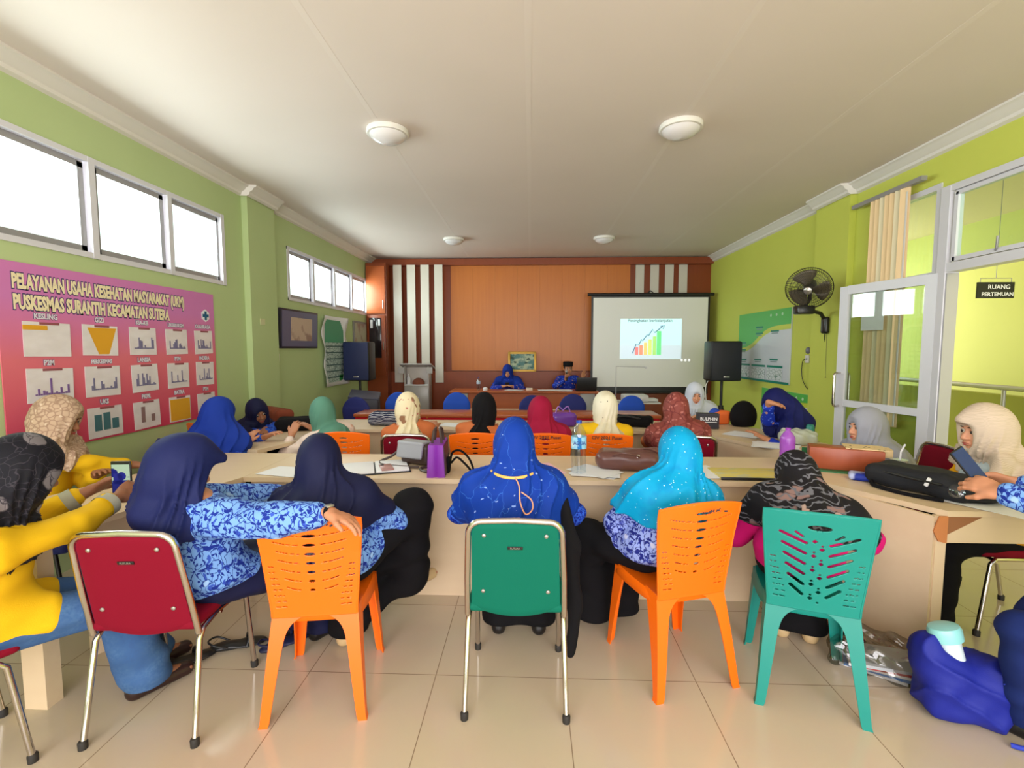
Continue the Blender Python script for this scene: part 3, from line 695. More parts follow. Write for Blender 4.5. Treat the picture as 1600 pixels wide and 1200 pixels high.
t = T('painting', 'small gold-framed landscape painting leaning on the ledge behind the speakers', 'painting', (-0.17, 9.5, 1.08), rot=(R(-8), 0, 0))
f = MB()
for (cx, cz, sx_, sz_) in ((0, 0.02, 0.56, 0.045), (0, 0.38, 0.56, 0.045), (-0.26, 0.2, 0.045, 0.4), (0.26, 0.2, 0.045, 0.4)): f.box((cx, 0, cz), (sx_, 0.03, sz_), bev=0.006)
f.build('frame', M['gold'], t)
MB().box((0, 0.006, 0.2), (0.48, 0.01, 0.34)).build('canvas', pat('landscape_canvas', (176, 186, 160), [('noise', 6, 0.5, 0.05, (96, 132, 130), (1, 1, 1.5)), ('noise', 9, 0.42, 0.03, (70, 90, 84), (1, 1, 2))], 0.6), t)

t = T('lectern', 'grey acrylic lectern standing in front of the white wall strips', 'lectern', (-2.2, 9.15, 0))
gl = mat('grey_acrylic', (172, 166, 164), 0.25)
MB().box((0, 0, 0.03), (0.56, 0.42, 0.06), bev=0.006).build('base', gl, t)
MB().box((0, -0.1, 0.44), (0.46, 0.02, 0.78), bev=0.004).build('front_panel', gl, t)
for s_ in (-1, 1): MB().box((s_ * 0.23, 0.03, 0.62), (0.02, 0.28, 1.16), bev=0.004).build('side_panel', gl, t)
MB().box((0, 0.02, 0.84), (0.46, 0.3, 0.02), bev=0.003).build('shelf', M['paper'], t)
MB().box((0, 0.05, 1.02), (0.46, 0.02, 0.36), bev=0.003).build('upper_panel', mat('frosted_acrylic', (206, 198, 190), 0.3), t)
MB().box((0, 0, 1.2), (0.62, 0.4, 0.025), rot=(-14, 0, 0), bev=0.005).box((-0.27, -0.19, 1.13), (0.12, 0.02, 0.12)).box((0.27, -0.19, 1.13), (0.12, 0.02, 0.12)).build('reading_top', gl, t)
MB().box((0, -0.113, 0.6), (0.07, 0.004, 0.02)).build('name_plate', M['paper'], t)
tag(MB().lathe([(0.0, 0), (0.035, 0), (0.035, 0.12), (0.012, 0.16), (0.012, 0.2), (0, 0.2)]).build('spray_bottle', M['paper'], None, (-2.37, 9.13, 0.85)), 'small white bottle on the shelf inside the grey lectern', 'bottle')
tag(MB().lathe([(0.12, 0.0), (0.118, 0.05), (0.09, 0.09), (0.04, 0.12), (0, 0.125)], n=24, sy=0.7).build('brown_cap', mat('brown_felt', (128, 70, 52), 0.9), None, (-2.18, 9.13, 0.85)), 'brown dome-shaped cap on the shelf inside the grey lectern', 'cap')

t = T('presenter_table', 'long brown wooden table with grey ends where the two presenters sit', 'table', (-0.12, 8.72, 0))
MB().box((0, 0, 0.765), (2.68, 0.62, 0.035), bev=0.008).build('tabletop', M['woodb'], t)
for s_ in (-1, 1): MB().box((s_ * 1.14, -0.24, 0.37), (0.26, 0.03, 0.74), bev=0.006).build('end_panel', mat('grey_panel', (152, 150, 148), 0.4), t)
MB().box((0, -0.22, 0.6), (2.02, 0.02, 0.29)).build('upper_apron', M['woodb'], t)
MB().box((0, -0.22, 0.22), (2.02, 0.02, 0.44)).build('modesty_panel', M['woodd'], t)
MB().box((0, -0.235, 0.43), (2.02, 0.012, 0.055)).box((0, -0.235, 0.27), (2.02, 0.012, 0.055)).build('cream_stripe', mat('cream_band', (232, 206, 176), 0.4), t)
t = T('laptop', 'black laptop seen from behind on the presenter table', 'laptop', (1.0, 8.62, 0.783), 178)
MB().box((0, 0.02, 0.009), (0.36, 0.24, 0.016), bev=0.004).build('base', M['black'], t)
MB().box((0, 0.14 + 0.02, 0.125), (0.36, 0.012, 0.25), rot=(-12, 0, 0), bev=0.004).build('screen_lid', M['black'], t)
t.rotation_euler = (0, 0, 0)
for ch in t.children: ch.rotation_euler = (0, 0, 0)
t.rotation_euler = (0, 0, R(180)); t.location = (1.0, 8.62, 0.783)

def speaker(label, lab2, x, y, z0, w_, h_, blue, cable=False):
    t = T('loudspeaker', label, 'loudspeaker', (x, y, z0)); m = mat('speaker_blue_black', (26, 38, 84), 0.6) if blue else mat('speaker_black', (24, 26, 34), 0.6)
    MB().box((0, 0.02, h_ / 2), (w_, 0.34, h_), bev=0.03, seg=3).build('cabinet', M['black'], t)
    MB().box((0, -0.155, h_ / 2), (w_ - 0.03, 0.02, h_ - 0.03), bev=0.008).build('grille', m, t)
    MB().box((0.0, -0.168, 0.07), (0.09, 0.006, 0.025), bev=0.002).build('badge', M['silver'], t)
    s_ = T('speaker_stand', lab2, 'speaker stand', (x, y + 0.02, 0))
    MB().tube([(0, 0, 0.25), (0, 0, z0 + 0.02)], 0.022).build('pole', M['black'], s_)
    MB().lathe([(0.04, 0.55), (0.04, 0.63)], n=16).build('collar', M['black'], s_)
    for k in range(3):
        a = R(-100 + 120 * k); MB().tube([(0.03 * math.cos(a), 0.03 * math.sin(a), 0.6), (0.3 * math.cos(a), 0.3 * math.sin(a), 0.015)], 0.014).build('leg', M['black'], s_)
        MB().tube([(0.02 * math.cos(a), 0.02 * math.sin(a), 0.27), (0.16 * math.cos(a), 0.16 * math.sin(a), 0.31)], 0.009).build('brace', M['black'], s_)
speaker('navy-fronted loudspeaker on a tripod by the left wall and calendar', 'black tripod stand under the navy-fronted loudspeaker on the left', -2.93, 8.0, 1.0, 0.45, 0.66, True)
speaker('black loudspeaker on a tripod in the right corner beside the screen', 'black tripod stand under the loudspeaker in the right corner', 3.07, 7.7, 1.03, 0.48, 0.63, False)
tag(MB().tube(smooth_path([(2.9, 7.8, 1.05), (2.84, 7.78, 0.9), (2.86, 7.76, 0.5), (2.8, 7.7, 0.1), (2.6, 7.7, 0.012)], 6), 0.008, 6).build('speaker_cable', M['white']), 'pale cable hanging beside the right tripod stand', 'cable')

# projector trolley with a document arm
t = T('projector_cart', 'white metal projector cart with a lower shelf in front of the screen', 'cart', (1.75, 7.9, 0)); wm = mat('white_metal', (206, 202, 200), 0.4)
MB().box((0, 0, 0.66), (0.72, 0.42, 0.02), bev=0.004).build('top_shelf', wm, t)
MB().box((0, 0, 0.22), (0.66, 0.4, 0.02), bev=0.004).build('lower_shelf', wm, t)
for sx_ in (-1, 1):
    MB().tube([(sx_ * 0.07, 0, 0.22), (sx_ * 0.07, 0, 0.65)], 0.03).build('column', wm, t)
    for sy_ in (-1, 1):
        l_ = MB().tube([(sx_ * 0.3, sy_ * 0.17, 0.05), (sx_ * 0.3, sy_ * 0.17, 0.45)], 0.012).build('leg', wm, t)
        MB().lathe([(0, -0.012), (0.028, -0.012), (0.028, 0.012), (0, 0.012)], c=(sx_ * 0.3, sy_ * 0.17, 0.03), rot=(90, 0, 0), n=14).build('castor', M['rubber'], l_)
tag(MB().box((0, 0, 0.06), (0.4, 0.3, 0.11), bev=0.02).box((0.1, -0.15, 0.065), (0.09, 0.03, 0.07), bev=0.01).box((0.26, 0, 0.03), (0.2, 0.24, 0.04), bev=0.008).build('projector', wm, None, (1.72, 7.88, 0.672)), 'white projector sitting on the white metal cart', 'projector')
tag(MB().tube([(0, 0, 0), (0, 0, 0.58), (0.47, 0, 0.57)], 0.007, 6).box((0.48, 0, 0.56), (0.03, 0.02, 0.03)).box((0, 0, 0.005), (0.12, 0.12, 0.01)).build('document_arm', M['alug'], None, (1.4, 7.8, 0.672)), 'thin dark right-angled arm standing on the cart before the screen', 'stand')

# dark wedge case and maroon armchair at the left
t = T('equipment_case', 'dark grey equipment case standing near the left loudspeaker stand', 'case', (-2.6, 7.3, 0), 12)
MB().box((0, 0, 0.38), (0.44, 0.32, 0.76), bev=0.02).build('body', mat('case_grey', (52, 52, 66), 0.5), t)
MB().box((0, 0, 0.8), (0.46, 0.3, 0.08), rot=(18, 6, 0), bev=0.02).build('lid', mat('lid_grey', (86, 86, 104), 0.4), t)
t = T('armchair', 'maroon armchair with a brown throw against the left wall', 'armchair', (-2.78, 5.42, 0), -35); t.scale = (0.82, 0.82, 0.97); F_ = Field((-0.45, -0.45, 0), (0.45, 0.45, 1.0), 0.016)
F_.rbox((0, 0, 0.22), (0.4, 0.38, 0.2), 0.06, k=0.03).rbox((0, -0.32, 0.5), (0.4, 0.1, 0.38), 0.08, k=0.04).rbox((-0.36, 0, 0.4), (0.08, 0.36, 0.24), 0.06, k=0.03).rbox((0.36, 0, 0.4), (0.08, 0.36, 0.24), 0.06, k=0.03)
soft('body', F_, mat('maroon_leather', (142, 24, 42), 0.45), t)
F_ = Field((-0.45, -0.45, 0.5), (0.45, 0.0, 1.0), 0.014).rbox((0.05, -0.32, 0.78), (0.36, 0.125, 0.13), 0.06, k=0.02); F_.disp(lambda X, Y, Z: 0.008 * np.sin(40 * X + 9 * Z) * np.sin(33 * Z + 7 * Y))
soft('throw', F_, mat('brown_throw', (136, 66, 44), 0.95, bump=0.8, bscale=90), t)
# ------------------------------------------------------------------ desks
DH = 0.76
def desk(label, loc, parts, group=None):
    t = T('desk', label, 'desk', (loc[0], loc[1], 0), 0, group)
    for (nm, kind, a, m) in parts:
        mb = MB()
        if kind == 'poly': mb.prism([(x - loc[0], y - loc[1]) for x, y in a[0]], a[1], a[2])
        else: mb.box((a[0] - loc[0], a[1] - loc[1], a[2]), a[3], rot=a[4] if len(a) > 4 else None)
        mb.build(nm, m, t)
    return t
def wallpoly(p, q, th):
    p, q = Vector(p), Vector(q); n = (q - p).normalized(); n = Vector((-n.y, n.x)) * th
    return [tuple(p), tuple(q), tuple(q + n), tuple(p + n)]
D_, DE = M['desk'], M['deske']
desk('long beige desk across the room behind which the near row sits', (0, 3.1), [
    ('desktop', 'poly', ([(-1.76, 2.79), (1.73, 2.8), (1.73, 3.45), (-1.76, 3.45)], DH - 0.028, DH), D_),
    ('front_panel', 'box', (-0.015, 2.86, 0.366, (3.47, 0.02, 0.73)), D_),
    ('side_panel', 'box', (-0.6, 3.14, 0.366, (0.02, 0.52, 0.73)), D_), ('side_panel', 'box', (0.6, 3.14, 0.366, (0.02, 0.52, 0.73)), D_)])
t = desk('splayed beige desk wing on the right with the backpack on it', (2.1, 2.8), [
    ('desktop', 'poly', ([(1.732, 2.8), (2.03, 2.33), (2.52, 2.33), (2.42, 3.1), (2.12, 3.45), (1.732, 3.45)], DH - 0.028, DH), D_),
    ('inner_panel', 'poly', (wallpoly((1.745, 2.84), (1.985, 2.34), -0.02), 0.0, DH - 0.028), D_),
    ('end_leg', 'box', (2.01, 2.35, 0.366, (0.05, 0.03, 0.732)), D_),
    ('end_apron', 'box', (2.27, 2.345, 0.665, (0.5, 0.02, 0.13)), D_),
    ('outer_leg', 'box', (2.5, 2.37, 0.366, (0.03, 0.05, 0.732)), D_)])
MB().add([(1.965 - 2.1, 2.325 - 2.8, 0.66), (1.99 - 2.1, 2.325 - 2.8, 0.61), (2.03 - 2.1, 2.325 - 2.8, 0.6), (2.03 - 2.1, 2.325 - 2.8, 0.735), (1.99 - 2.1, 2.325 - 2.8, 0.735),
          (1.965 - 2.1, 2.332 - 2.8, 0.66), (1.99 - 2.1, 2.332 - 2.8, 0.61), (2.03 - 2.1, 2.332 - 2.8, 0.6), (2.03 - 2.1, 2.332 - 2.8, 0.735), (1.99 - 2.1, 2.332 - 2.8, 0.735)],
         [(0, 1, 2, 3, 4), (9, 8, 7, 6, 5), (0, 5, 6, 1), (1, 6, 7, 2), (2, 7, 8, 3), (3, 8, 9, 4), (4, 9, 5, 0)]).build('broken_corner', M['chip'], t)
MB().add([(2.035 - 2.1, 2.334 - 2.8, 0.732), (2.2 - 2.1, 2.334 - 2.8, 0.732), (2.035 - 2.1, 2.334 - 2.8, 0.64)], [(0, 2, 1)]).build('torn_laminate', mat('dark_chip', (150, 100, 64), 0.9), t)
desk('splayed beige desk wing on the left beside the woman in yellow', (-2.2, 2.6), [
    ('desktop', 'poly', ([(-1.762, 2.79), (-1.762, 3.45), (-2.35, 3.45), (-2.70, 1.84), (-2.08, 1.84)], DH - 0.028, DH), D_),
    ('inner_panel', 'poly', (wallpoly((-1.8, 2.86), (-2.22, 2.2), 0.02), 0.0, DH - 0.028), D_),
    ('end_leg', 'box', (-2.12, 1.88, 0.366, (0.1, 0.07, 0.732)), D_), ('end_apron', 'box', (-2.4, 1.87, 0.67, (0.5, 0.03, 0.12)), D_),
    ('outer_leg', 'box', (-2.65, 1.88, 0.366, (0.06, 0.05, 0.732)), D_)])
desk('long beige desk of the second row, in front of the seated backs', (0, 4.9), [
    ('desktop', 'poly', ([(-1.8, 4.52), (1.62, 4.52), (1.62, 5.15), (-1.8, 5.15)], DH - 0.028, DH), D_),
    ('front_panel', 'box', (-0.09, 4.58, 0.366, (3.4, 0.02, 0.73)), D_), ('side_panel', 'box', (0, 4.86, 0.366, (0.02, 0.5, 0.73)), D_)])
desk('beige desk wing of the second row on the right, with papers on it', (1.9, 4.1), [
    ('desktop', 'poly', ([(1.622, 4.4), (2.0, 3.6), (2.5, 3.8), (2.3, 4.6), (2.0, 5.15), (1.622, 5.15)], DH - 0.028, DH), D_),
    ('inner_panel', 'poly', (wallpoly((1.64, 4.44), (1.99, 3.66), -0.02), 0.0, DH - 0.028), D_),
    ('end_panel', 'poly', (wallpoly((2.0, 3.64), (2.46, 3.84), 0.02), 0.0, DH - 0.028), D_)])
desk('beige desk wing of the second row on the left, under folded arms', (-2.1, 4.2), [
    ('desktop', 'poly', ([(-1.802, 4.52), (-1.802, 5.15), (-2.4, 5.15), (-2.64, 3.7), (-2.12, 3.55)], DH - 0.028, DH), D_),
    ('inner_panel', 'poly', (wallpoly((-1.82, 4.56), (-2.02, 4.1), 0.02), 0.0, DH - 0.028), D_),
    ('end_leg', 'box', (-2.14, 3.62, 0.366, (0.08, 0.06, 0.732)), D_), ('end_apron', 'box', (-2.38, 3.7, 0.67, (0.46, 0.02, 0.12), (0, 0, -16)), D_)])
t = T('long_table', 'low long brown table with red studded cloth front behind the second row', 'table', (-0.3, 5.85, 0))
MB().box((0, 0, 0.735), (3.7, 0.45, 0.04), bev=0.008).build('tabletop', M['woodb'], t)
MB().box((0, -0.2, 0.62), (3.66, 0.03, 0.19)).build('red_cloth_front', pat('red_studded_cloth', (176, 24, 34), [('dot', 16, 0.16, 0.05, (222, 150, 60), (1, 1, 1))], 0.8, warp=0), t)
for sx_ in (-1.75, 1.75):
    for sy_ in (-0.18, 0.18): MB().box((sx_, sy_, 0.36), (0.05, 0.05, 0.715)).build('leg', M['woodd'], t)

# ------------------------------------------------------------------ chairs
def metal_chair(pad, label, loc, rz):
    t = T('stacking_chair', label, 'chair', loc, rz); ch = M['chrome']
    L0, L1 = -0.165, -0.262; yb = lambda z: L0 + (L1 - L0) * (z - 0.42) / 0.45
    pts = [(-0.205, yb(0.42), 0.42), (-0.2, yb(0.6), 0.6), (-0.19, yb(0.79), 0.79)] + [(-0.19 + 0.055 - 0.055 * math.cos(R(a)), yb(0.8 + 0.06 * math.sin(R(a))), 0.8 + 0.06 * math.sin(R(a))) for a in (15, 35, 55, 75, 90)]
    pts += [(0, yb(0.872), 0.866)] + [(-p[0], p[1], p[2]) for p in pts[::-1]]
    MB().tube(pts, 0.0125, 12).build('back_frame', ch, t)
    for s_ in (-1, 1):
        l_ = MB().tube([(s_ * 0.19, -0.02, 0.425), (s_ * 0.2, -0.13, 0.42), (s_ * 0.203, -0.16, 0.39), (s_ * 0.213, -0.235, 0.015)], 0.0115, 10).build('leg', ch, t)
        MB().lathe([(0, -0.015), (0.016, -0.015), (0.017, 0.012), (0.013, 0.018)], c=(s_ * 0.213, -0.236, 0.015), n=14).build('rubber_foot', M['rubber'], l_)
        l_ = MB().tube([(s_ * 0.19, -0.02, 0.425), (s_ * 0.2, 0.16, 0.425), (s_ * 0.203, 0.185, 0.4), (s_ * 0.207, 0.232, 0.015)], 0.0115, 10).build('leg', ch, t)
        MB().lathe([(0, -0.015), (0.016, -0.015), (0.017, 0.012), (0.013, 0.018)], c=(s_ * 0.207, 0.232, 0.015), n=14).build('rubber_foot', M['rubber'], l_)
    MB().tube([(-0.2, 0.15, 0.41), (0.2, 0.15, 0.41)], 0.009).build('crossbar', ch, t); MB().tube([(-0.2, 0.0, 0.415), (0.2, 0.0, 0.415)], 0.009).build('crossbar', ch, t)
    F_ = Field((-0.24, -0.24, 0.4), (0.24, 0.26, 0.5), 0.008).rbox((0, 0.025, 0.455), (0.205, 0.205, 0.024), 0.022, k=0.005); soft('seat', F_, pad, t)
    # backrest pad: trapezoid board with rounded corners following the frame slope
    n = 28; vs = []; fs = []
    def outline(z):
        hw = 0.187 - 0.012 * (z - 0.45) / 0.4; zt, zb = 0.853, 0.445; r_ = 0.05
        for e_, sgn in ((zt - z, 1), (z - zb, 0)):
            rr = r_ if sgn else 0.03
            if e_ < rr: hw -= rr - math.sqrt(max(0, rr * rr - (rr - e_) ** 2))
        return hw
    for side in (0, 1):
        for i in range(n + 1):
            z = 0.445 + 0.408 * i / n
            for j in range(13):
                u = j / 12 * 2 - 1; x = outline(z) * u; b_ = 0.012 * (1 - (abs(u)) ** 6) * min(1, (z - 0.445) / 0.01 + 0.3, (0.853 - z) / 0.01 + 0.3)
                vs.append((x, yb(z) + (b_ if side else -b_ * 0.7), z - 0.028 * (1 - u * u) * max(0, 1 - (z - 0.445) / 0.12)))
    for side in (0, 1):
        o_ = side * (n + 1) * 13
        for i in range(n):
            for j in range(12): q = o_ + i * 13 + j; fs.append((q, q + 1, q + 14, q + 13) if not side else (q, q + 13, q + 14, q + 1))
    mb = MB(); mb.add(vs, fs, True); bk = mb.build('backrest', pad, t)
    for (x, z) in ((-0.125, 0.8), (0.125, 0.8), (-0.135, 0.54), (0.135, 0.54)):
        MB().lathe([(0.009, 0), (0.008, 0.003), (0.004, 0.005), (0, 0.0055)], c=(x, yb(z) - 0.009, z), rot=(102, 0, 0), n=14).build('rivet', M['silver'], bk)
    tg_ = MB().box((0, yb(0.745) - 0.0105, 0.745), (0.062, 0.003, 0.014), rot=(12, 0, 0), bev=0.001).build('maker_plate', M['black'], bk)
    text('plate_lettering', 'FUTURA', 0.011, M['silver'], bk, (0, yb(0.745) - 0.0125, 0.741), (102, 0, 0), 0.0002, align='CENTER')
    return t

def sdf_sheet(name, m, parent, sdf, x0, x1, z0, z1, h, ymap, th):
    nx, nz = int(round((x1 - x0) / h)) + 1, int(round((z1 - z0) / h)) + 1
    X, Z = np.meshgrid(np.linspace(x0, x1, nx), np.linspace(z0, z1, nz)); D = sdf(X, Z); e = 1e-4
    gx, gz = (sdf(X + e, Z) - D) / e, (sdf(X, Z + e) - D) / e; g2 = gx * gx + gz * gz + 1e-6
    near = np.abs(D) < h * 0.62; Xn = np.where(near, X - D * gx / g2, X); Zn = np.where(near, Z - D * gz / g2, Z); D2 = np.where(near, 0, D)
    ins = D2 <= 1e-9; keep = ins[:-1, :-1] & ins[1:, :-1] & ins[:-1, 1:] & ins[1:, 1:]
    Yc = ymap(Xn, Zn); V = np.stack([Xn, Yc, Zn], -1).reshape(-1, 3); idx = np.arange(nx * nz).reshape(nz, nx)
    q = np.stack([idx[:-1, :-1], idx[:-1, 1:], idx[1:, 1:], idx[1:, :-1]], -1)[keep]
    used = np.unique(q); mp = np.full(nx * nz, -1); mp[used] = np.arange(len(used)); me = net_mesh(name, [(V[used], mp[q])])
    o = link(name, me, m, parent); md = o.modifiers.new('thick', 'SOLIDIFY'); md.thickness = th; md.offset = 0; return o

def plastic_chair(kind, m, label, loc, rz):
    t = T('plastic_chair', label, 'chair', loc, rz)
    ym = lambda X, Z: -0.17 - 0.30 * np.clip(Z - 0.43, 0, 1) ** 1.15 * 0.62 + 0.55 * (X ** 2) * np.clip((Z - 0.40) * 3.2, 0.15, 1)
    hw = lambda Z: 0.172 + 0.036 * np.clip((Z - 0.46) / 0.4, 0, 1) ** 1.0
    def sdf(X, Z):
        top = 0.855 + 0.025 * (1 - (X / 0.21) ** 2) if kind == 0 else 0.868 + 0.008 * (1 - (X / 0.21) ** 2)
        d = np.maximum(np.maximum(np.abs(X) - hw(Z), Z - top), 0.425 + 0.028 * (X / 0.17) ** 2 * 0 - Z)
        def hole(h): 
            nonlocal d
            d = np.maximum(d, -h)
        def ell(cx, cz, a, b): k = np.sqrt(((X - cx) / a) ** 2 + ((Z - cz) / b) ** 2); return (k - 1) * min(a, b)
        def slot(ax_, az, bx, bz, r_):
            px, pz, vx, vz = X - ax_, Z - az, bx - ax_, bz - az; tt = np.clip((px * vx + pz * vz) / (vx * vx + vz * vz), 0, 1); return np.sqrt((px - tt * vx) ** 2 + (pz - tt * vz) ** 2) - r_
        if kind == 0:
            hole(ell(0, 0.832, 0.034, 0.0075))
            for k in range(7):
                z = 0.795 - 0.041 * k; hole(ell(0, z, 0.029 - 0.003 * k, 0.0075 - 0.0002 * k))
                for s_ in (-1, 1):
                    xo = 0.152 - 0.0085 * k
                    hole(slot(s_ * 0.043, z + 0.001, s_ * (0.043 + xo) / 2, z + 0.006, 0.0024)); hole(slot(s_ * (0.043 + xo) / 2, z + 0.006, s_ * xo, z + 0.017, 0.0024))
        else:
            hole(ell(0, 0.812, 0.044, 0.0125))
            for k in range(6):
                z = 0.79 - 0.048 * k
                for s_ in (-1, 1):
                    xo = 0.140 - 0.010 * k; xi = 0.045
                    if k == 0: hole(slot(s_ * 0.085, z - 0.005, s_ * 0.06, z - 0.021, 0.005))
                    hole(slot(s_ * xo, z - 0.012, s_ * xi, z - 0.05, 0.0068))
            for k in range(9):
                z = 0.75 - 0.033 * k; x = 0.014 if k % 2 else -0.014
                hole(np.abs(X - x) + np.abs(Z - z) - 0.010); hole(np.abs(X + x) + np.abs(Z - z + 0.0165) - 0.006)
        for s_ in (-1, 1):
            for k in range(8):
                z = 0.475 + 0.026 * k; k = k * 1.35; xa = 0.155 + 0.002 * k * (1 if k > 5 else 0.3); xi = xa - 0.052 + 0.0028 * k
                if xa - xi > 0.012:
                    n_ = 2
                    for q in range(n_):
                        a_, b_ = xi + (xa - xi) * q / n_ + 0.0025, xi + (xa - xi) * (q + 1) / n_ - 0.0025; hole(slot(s_ * a_, z, s_ * b_, z + 0.002, 0.0025))
        return d
    bk = sdf_sheet('backrest', m, t, sdf, -0.222, 0.222, 0.42, 0.885, 0.0028, ym, 0.006)
    # rolled rim around the back
    zs = [0.43 + 0.03 * i for i in range(14)]; pts = [(-float(hw(z)), float(ym(-float(hw(z)), z)), z) for z in zs] + [(x, float(ym(x, 0.86)), float(0.855 + 0.025 * (1 - (x / 0.21) ** 2) if kind == 0 else 0.868 + 0.008 * (1 - (x / 0.21) ** 2))) for x in np.linspace(-0.205, 0.205, 13)]
    pts += [(float(hw(z)), float(ym(float(hw(z)), z)), z) for z in zs[::-1]]
    MB().tube(pts, 0.0055, 8).build('back_rim', m, t)
    # seat
    n = 22; vs = []; fs = []
    for j in range(n + 1):
        for i in range(n + 1):
            u, v = i / n * 2 - 1, j / n * 2 - 1; e_ = max(abs(u), abs(v)); k = 1 - 0.10 * (abs(u) * abs(v)) ** 3
            x = u * (0.2 + 0.012 * v) * k; y = 0.032 + v * 0.188 * k; z = 0.442 - 0.012 * (1 - u * u) * (1 - v * v)
            if e_ > 0.93: z -= 0.045 * (e_ - 0.93) / 0.07
            vs.append((x, y, z))
    for j in range(n):
        for i in range(n): q = j * (n + 1) + i; fs.append((q, q + 1, q + n + 2, q + n + 1))
    mb = MB(); mb.add(vs, fs, True); o = mb.build('seat', m, t); md = o.modifiers.new('thick', 'SOLIDIFY'); md.thickness = 0.005
    # L-section tapered legs
    for sx_ in (-1, 1):
        for (sy_, xt, yt, xb, ybm) in ((-1, 0.174, -0.160, 0.212, -0.245), (1, 0.19, 0.205, 0.215, 0.232)):
            vs = []; fs = []; nn = 26
            for i in range(nn + 1):
                u = i / nn; z = (0.448 if sy_ < 0 else 0.43) * (1 - u); w1 = 0.13 * (1 - u) ** 14 + 0.028 * (1 - u) + 0.036; w2 = 0.062 * (1 - u) ** 1.3 + 0.034
                x = xt + (xb - xt) * u + (0.004 if i == nn else 0); y = yt + (ybm - yt) * u + sy_ * 0.006 * math.sin(PI * u); th = 0.006
                for (a, b) in ((0, 0), (-w1, 0), (-w1, -th), (-th, -th), (-th, -w2), (0, -w2)): vs.append((sx_ * (x + a), y + sy_ * b, z))
            for i in range(nn):
                for k in range(6): q = i * 6; fs.append((q + k, q + (k + 1) % 6, q + 6 + (k + 1) % 6, q + 6 + k))
            fs += [tuple(range(6)), tuple(nn * 6 + k for k in range(6))]
            mb = MB(); mb.add(vs, fs, False); mb.build('leg', m, t)
    return t
OC = []
o0 = plastic_chair(0, M['orange'], 'orange slotted plastic chair under the outstretched batik arm, near row', (-0.93, 2.05, 0), 9)
def put(src, loc, rz, label): 
    c = copy_tree(src); c.location = loc; c.rotation_euler = (0, 0, R(rz)); c['label'] = label; return c
o1 = put(o0, (0.686, 2.27, 0), 17, 'orange slotted plastic chair of the woman in the cyan headscarf, near row')
rows = [(-1.49, -2, 'orange plastic chair behind the green headscarf, second row'), (-0.45, 3, 'orange plastic chair behind the black headscarf, second row'),
        (0.12, 0, 'orange plastic chair with black handwriting behind the maroon headscarf'), (0.61, -3, 'orange plastic chair with black handwriting behind the cream headscarf')]
oc = [put(o0, (x, 3.93, 0), rz, lb) for x, rz, lb in rows]
put(o0, (-2.86, 4.25, 0), -35, 'orange plastic chair by the left wall behind the royal-blue headscarf')
for c in (oc[2], oc[3]): text('handwriting', 'CIV 2021 Pusat', 0.038, M['ink'], c, (0.0, -0.262, 0.842), (102, 0, 0), 0.0006, align='CENTER')
rng = random.Random(9)
for c, n_ in ((o0, 26), (o1, 14)):
    mb = MB()
    for k in range(n_):
        x = rng.uniform(-0.1, 0.1); z = 0.853 + rng.uniform(-0.008, 0.008); mb.box((x, -0.271 + 0.55 * x * x, z), (rng.uniform(0.004, 0.016), 0.002, rng.uniform(0.003, 0.008)), rot=(0, rng.uniform(-50, 50), 0))
    mb.build('ink_scribble', M['ink'], c)
plastic_chair(1, M['teal'], 'turquoise plastic chair with chevron slots, near row right', (1.265, 2.16, 0), -19)
tc1 = metal_chair(M['greenpad'], 'green padded metal chair in the middle of the near row', (-0.06, 2.1, 0), 0)
rc = metal_chair(M['redpad'], 'crimson padded metal chair holding the woman in blue batik, near left', (-1.535, 1.91, 0), 4)
put(rc, (-2.16, 1.5, 0), -30, 'crimson metal chair cut off by the left edge, under the woman in jeans')
put(rc, (-1.0, 3.93, 0), 2, 'crimson metal chair behind the cream floral headscarf, second row')
put(rc, (1.27, 3.95, 0), -4, 'crimson metal chair behind the brown patterned headscarf, second row')
put(rc, (2.64, 3.4, 0), 88, 'crimson metal chair of the grey-scarfed woman at the desk corner')
put(rc, (2.66, 2.74, 0), 86, 'crimson metal chair under the woman in the beige scarf, right side')

def office_chair(m, label, loc, rz):
    t = T('padded_chair', label, 'chair', loc, rz)
    F_ = Field((-0.24, -0.3, 0.5), (0.24, -0.1, 1.0), 0.012).ell((0, -0.2, 0.74), (0.19, 0.04, 0.2), k=0.03).rbox((0, -0.2, 0.68), (0.17, 0.03, 0.12), 0.03, k=0.04); soft('backrest', F_, m, t)
    F_ = Field((-0.25, -0.25, 0.38), (0.25, 0.27, 0.52), 0.012).rbox((0, 0.02, 0.46), (0.21, 0.21, 0.035), 0.03, k=0.02); soft('seat', F_, m, t)
    for s_ in (-1, 1):
        MB().tube([(s_ * 0.2, -0.2, 0.02), (s_ * 0.19, -0.18, 0.43), (s_ * 0.12, -0.2, 0.62)], 0.011).build('leg', M['black'], t)
        MB().tube([(s_ * 0.2, 0.2, 0.02), (s_ * 0.19, 0.16, 0.43)], 0.011).build('leg', M['black'], t)
    return t
a0 = office_chair(M['bluepad'], 'bright blue rounded chair back left of the black headscarf, front row', (-1.03, 6.75, 0), 0)
a1 = office_chair(M['navypad'], 'navy rounded chair back at the left by the tripod stand', (-2.25, 6.25, 0), -6); a1.scale = (1, 1, 0.98)
put(a0, (-1.85, 6.75, 0), 0, 'bright blue chair back half hidden by the cream floral headscarf, front row')
put(a0, (1.42, 6.95, 0), 4, 'bright blue chair back by the projector cart, front row').scale = (1, 1, 0.94)
put(a1, (0.58, 6.75, 0), 2, 'navy rounded chair back between the maroon and cream headscarves').scale = (1, 1, 0.98)
put(a1, (0.02, 6.95, 0), 2, 'navy chair back mostly hidden by the maroon headscarf, front row').scale = (1, 1, 0.94)
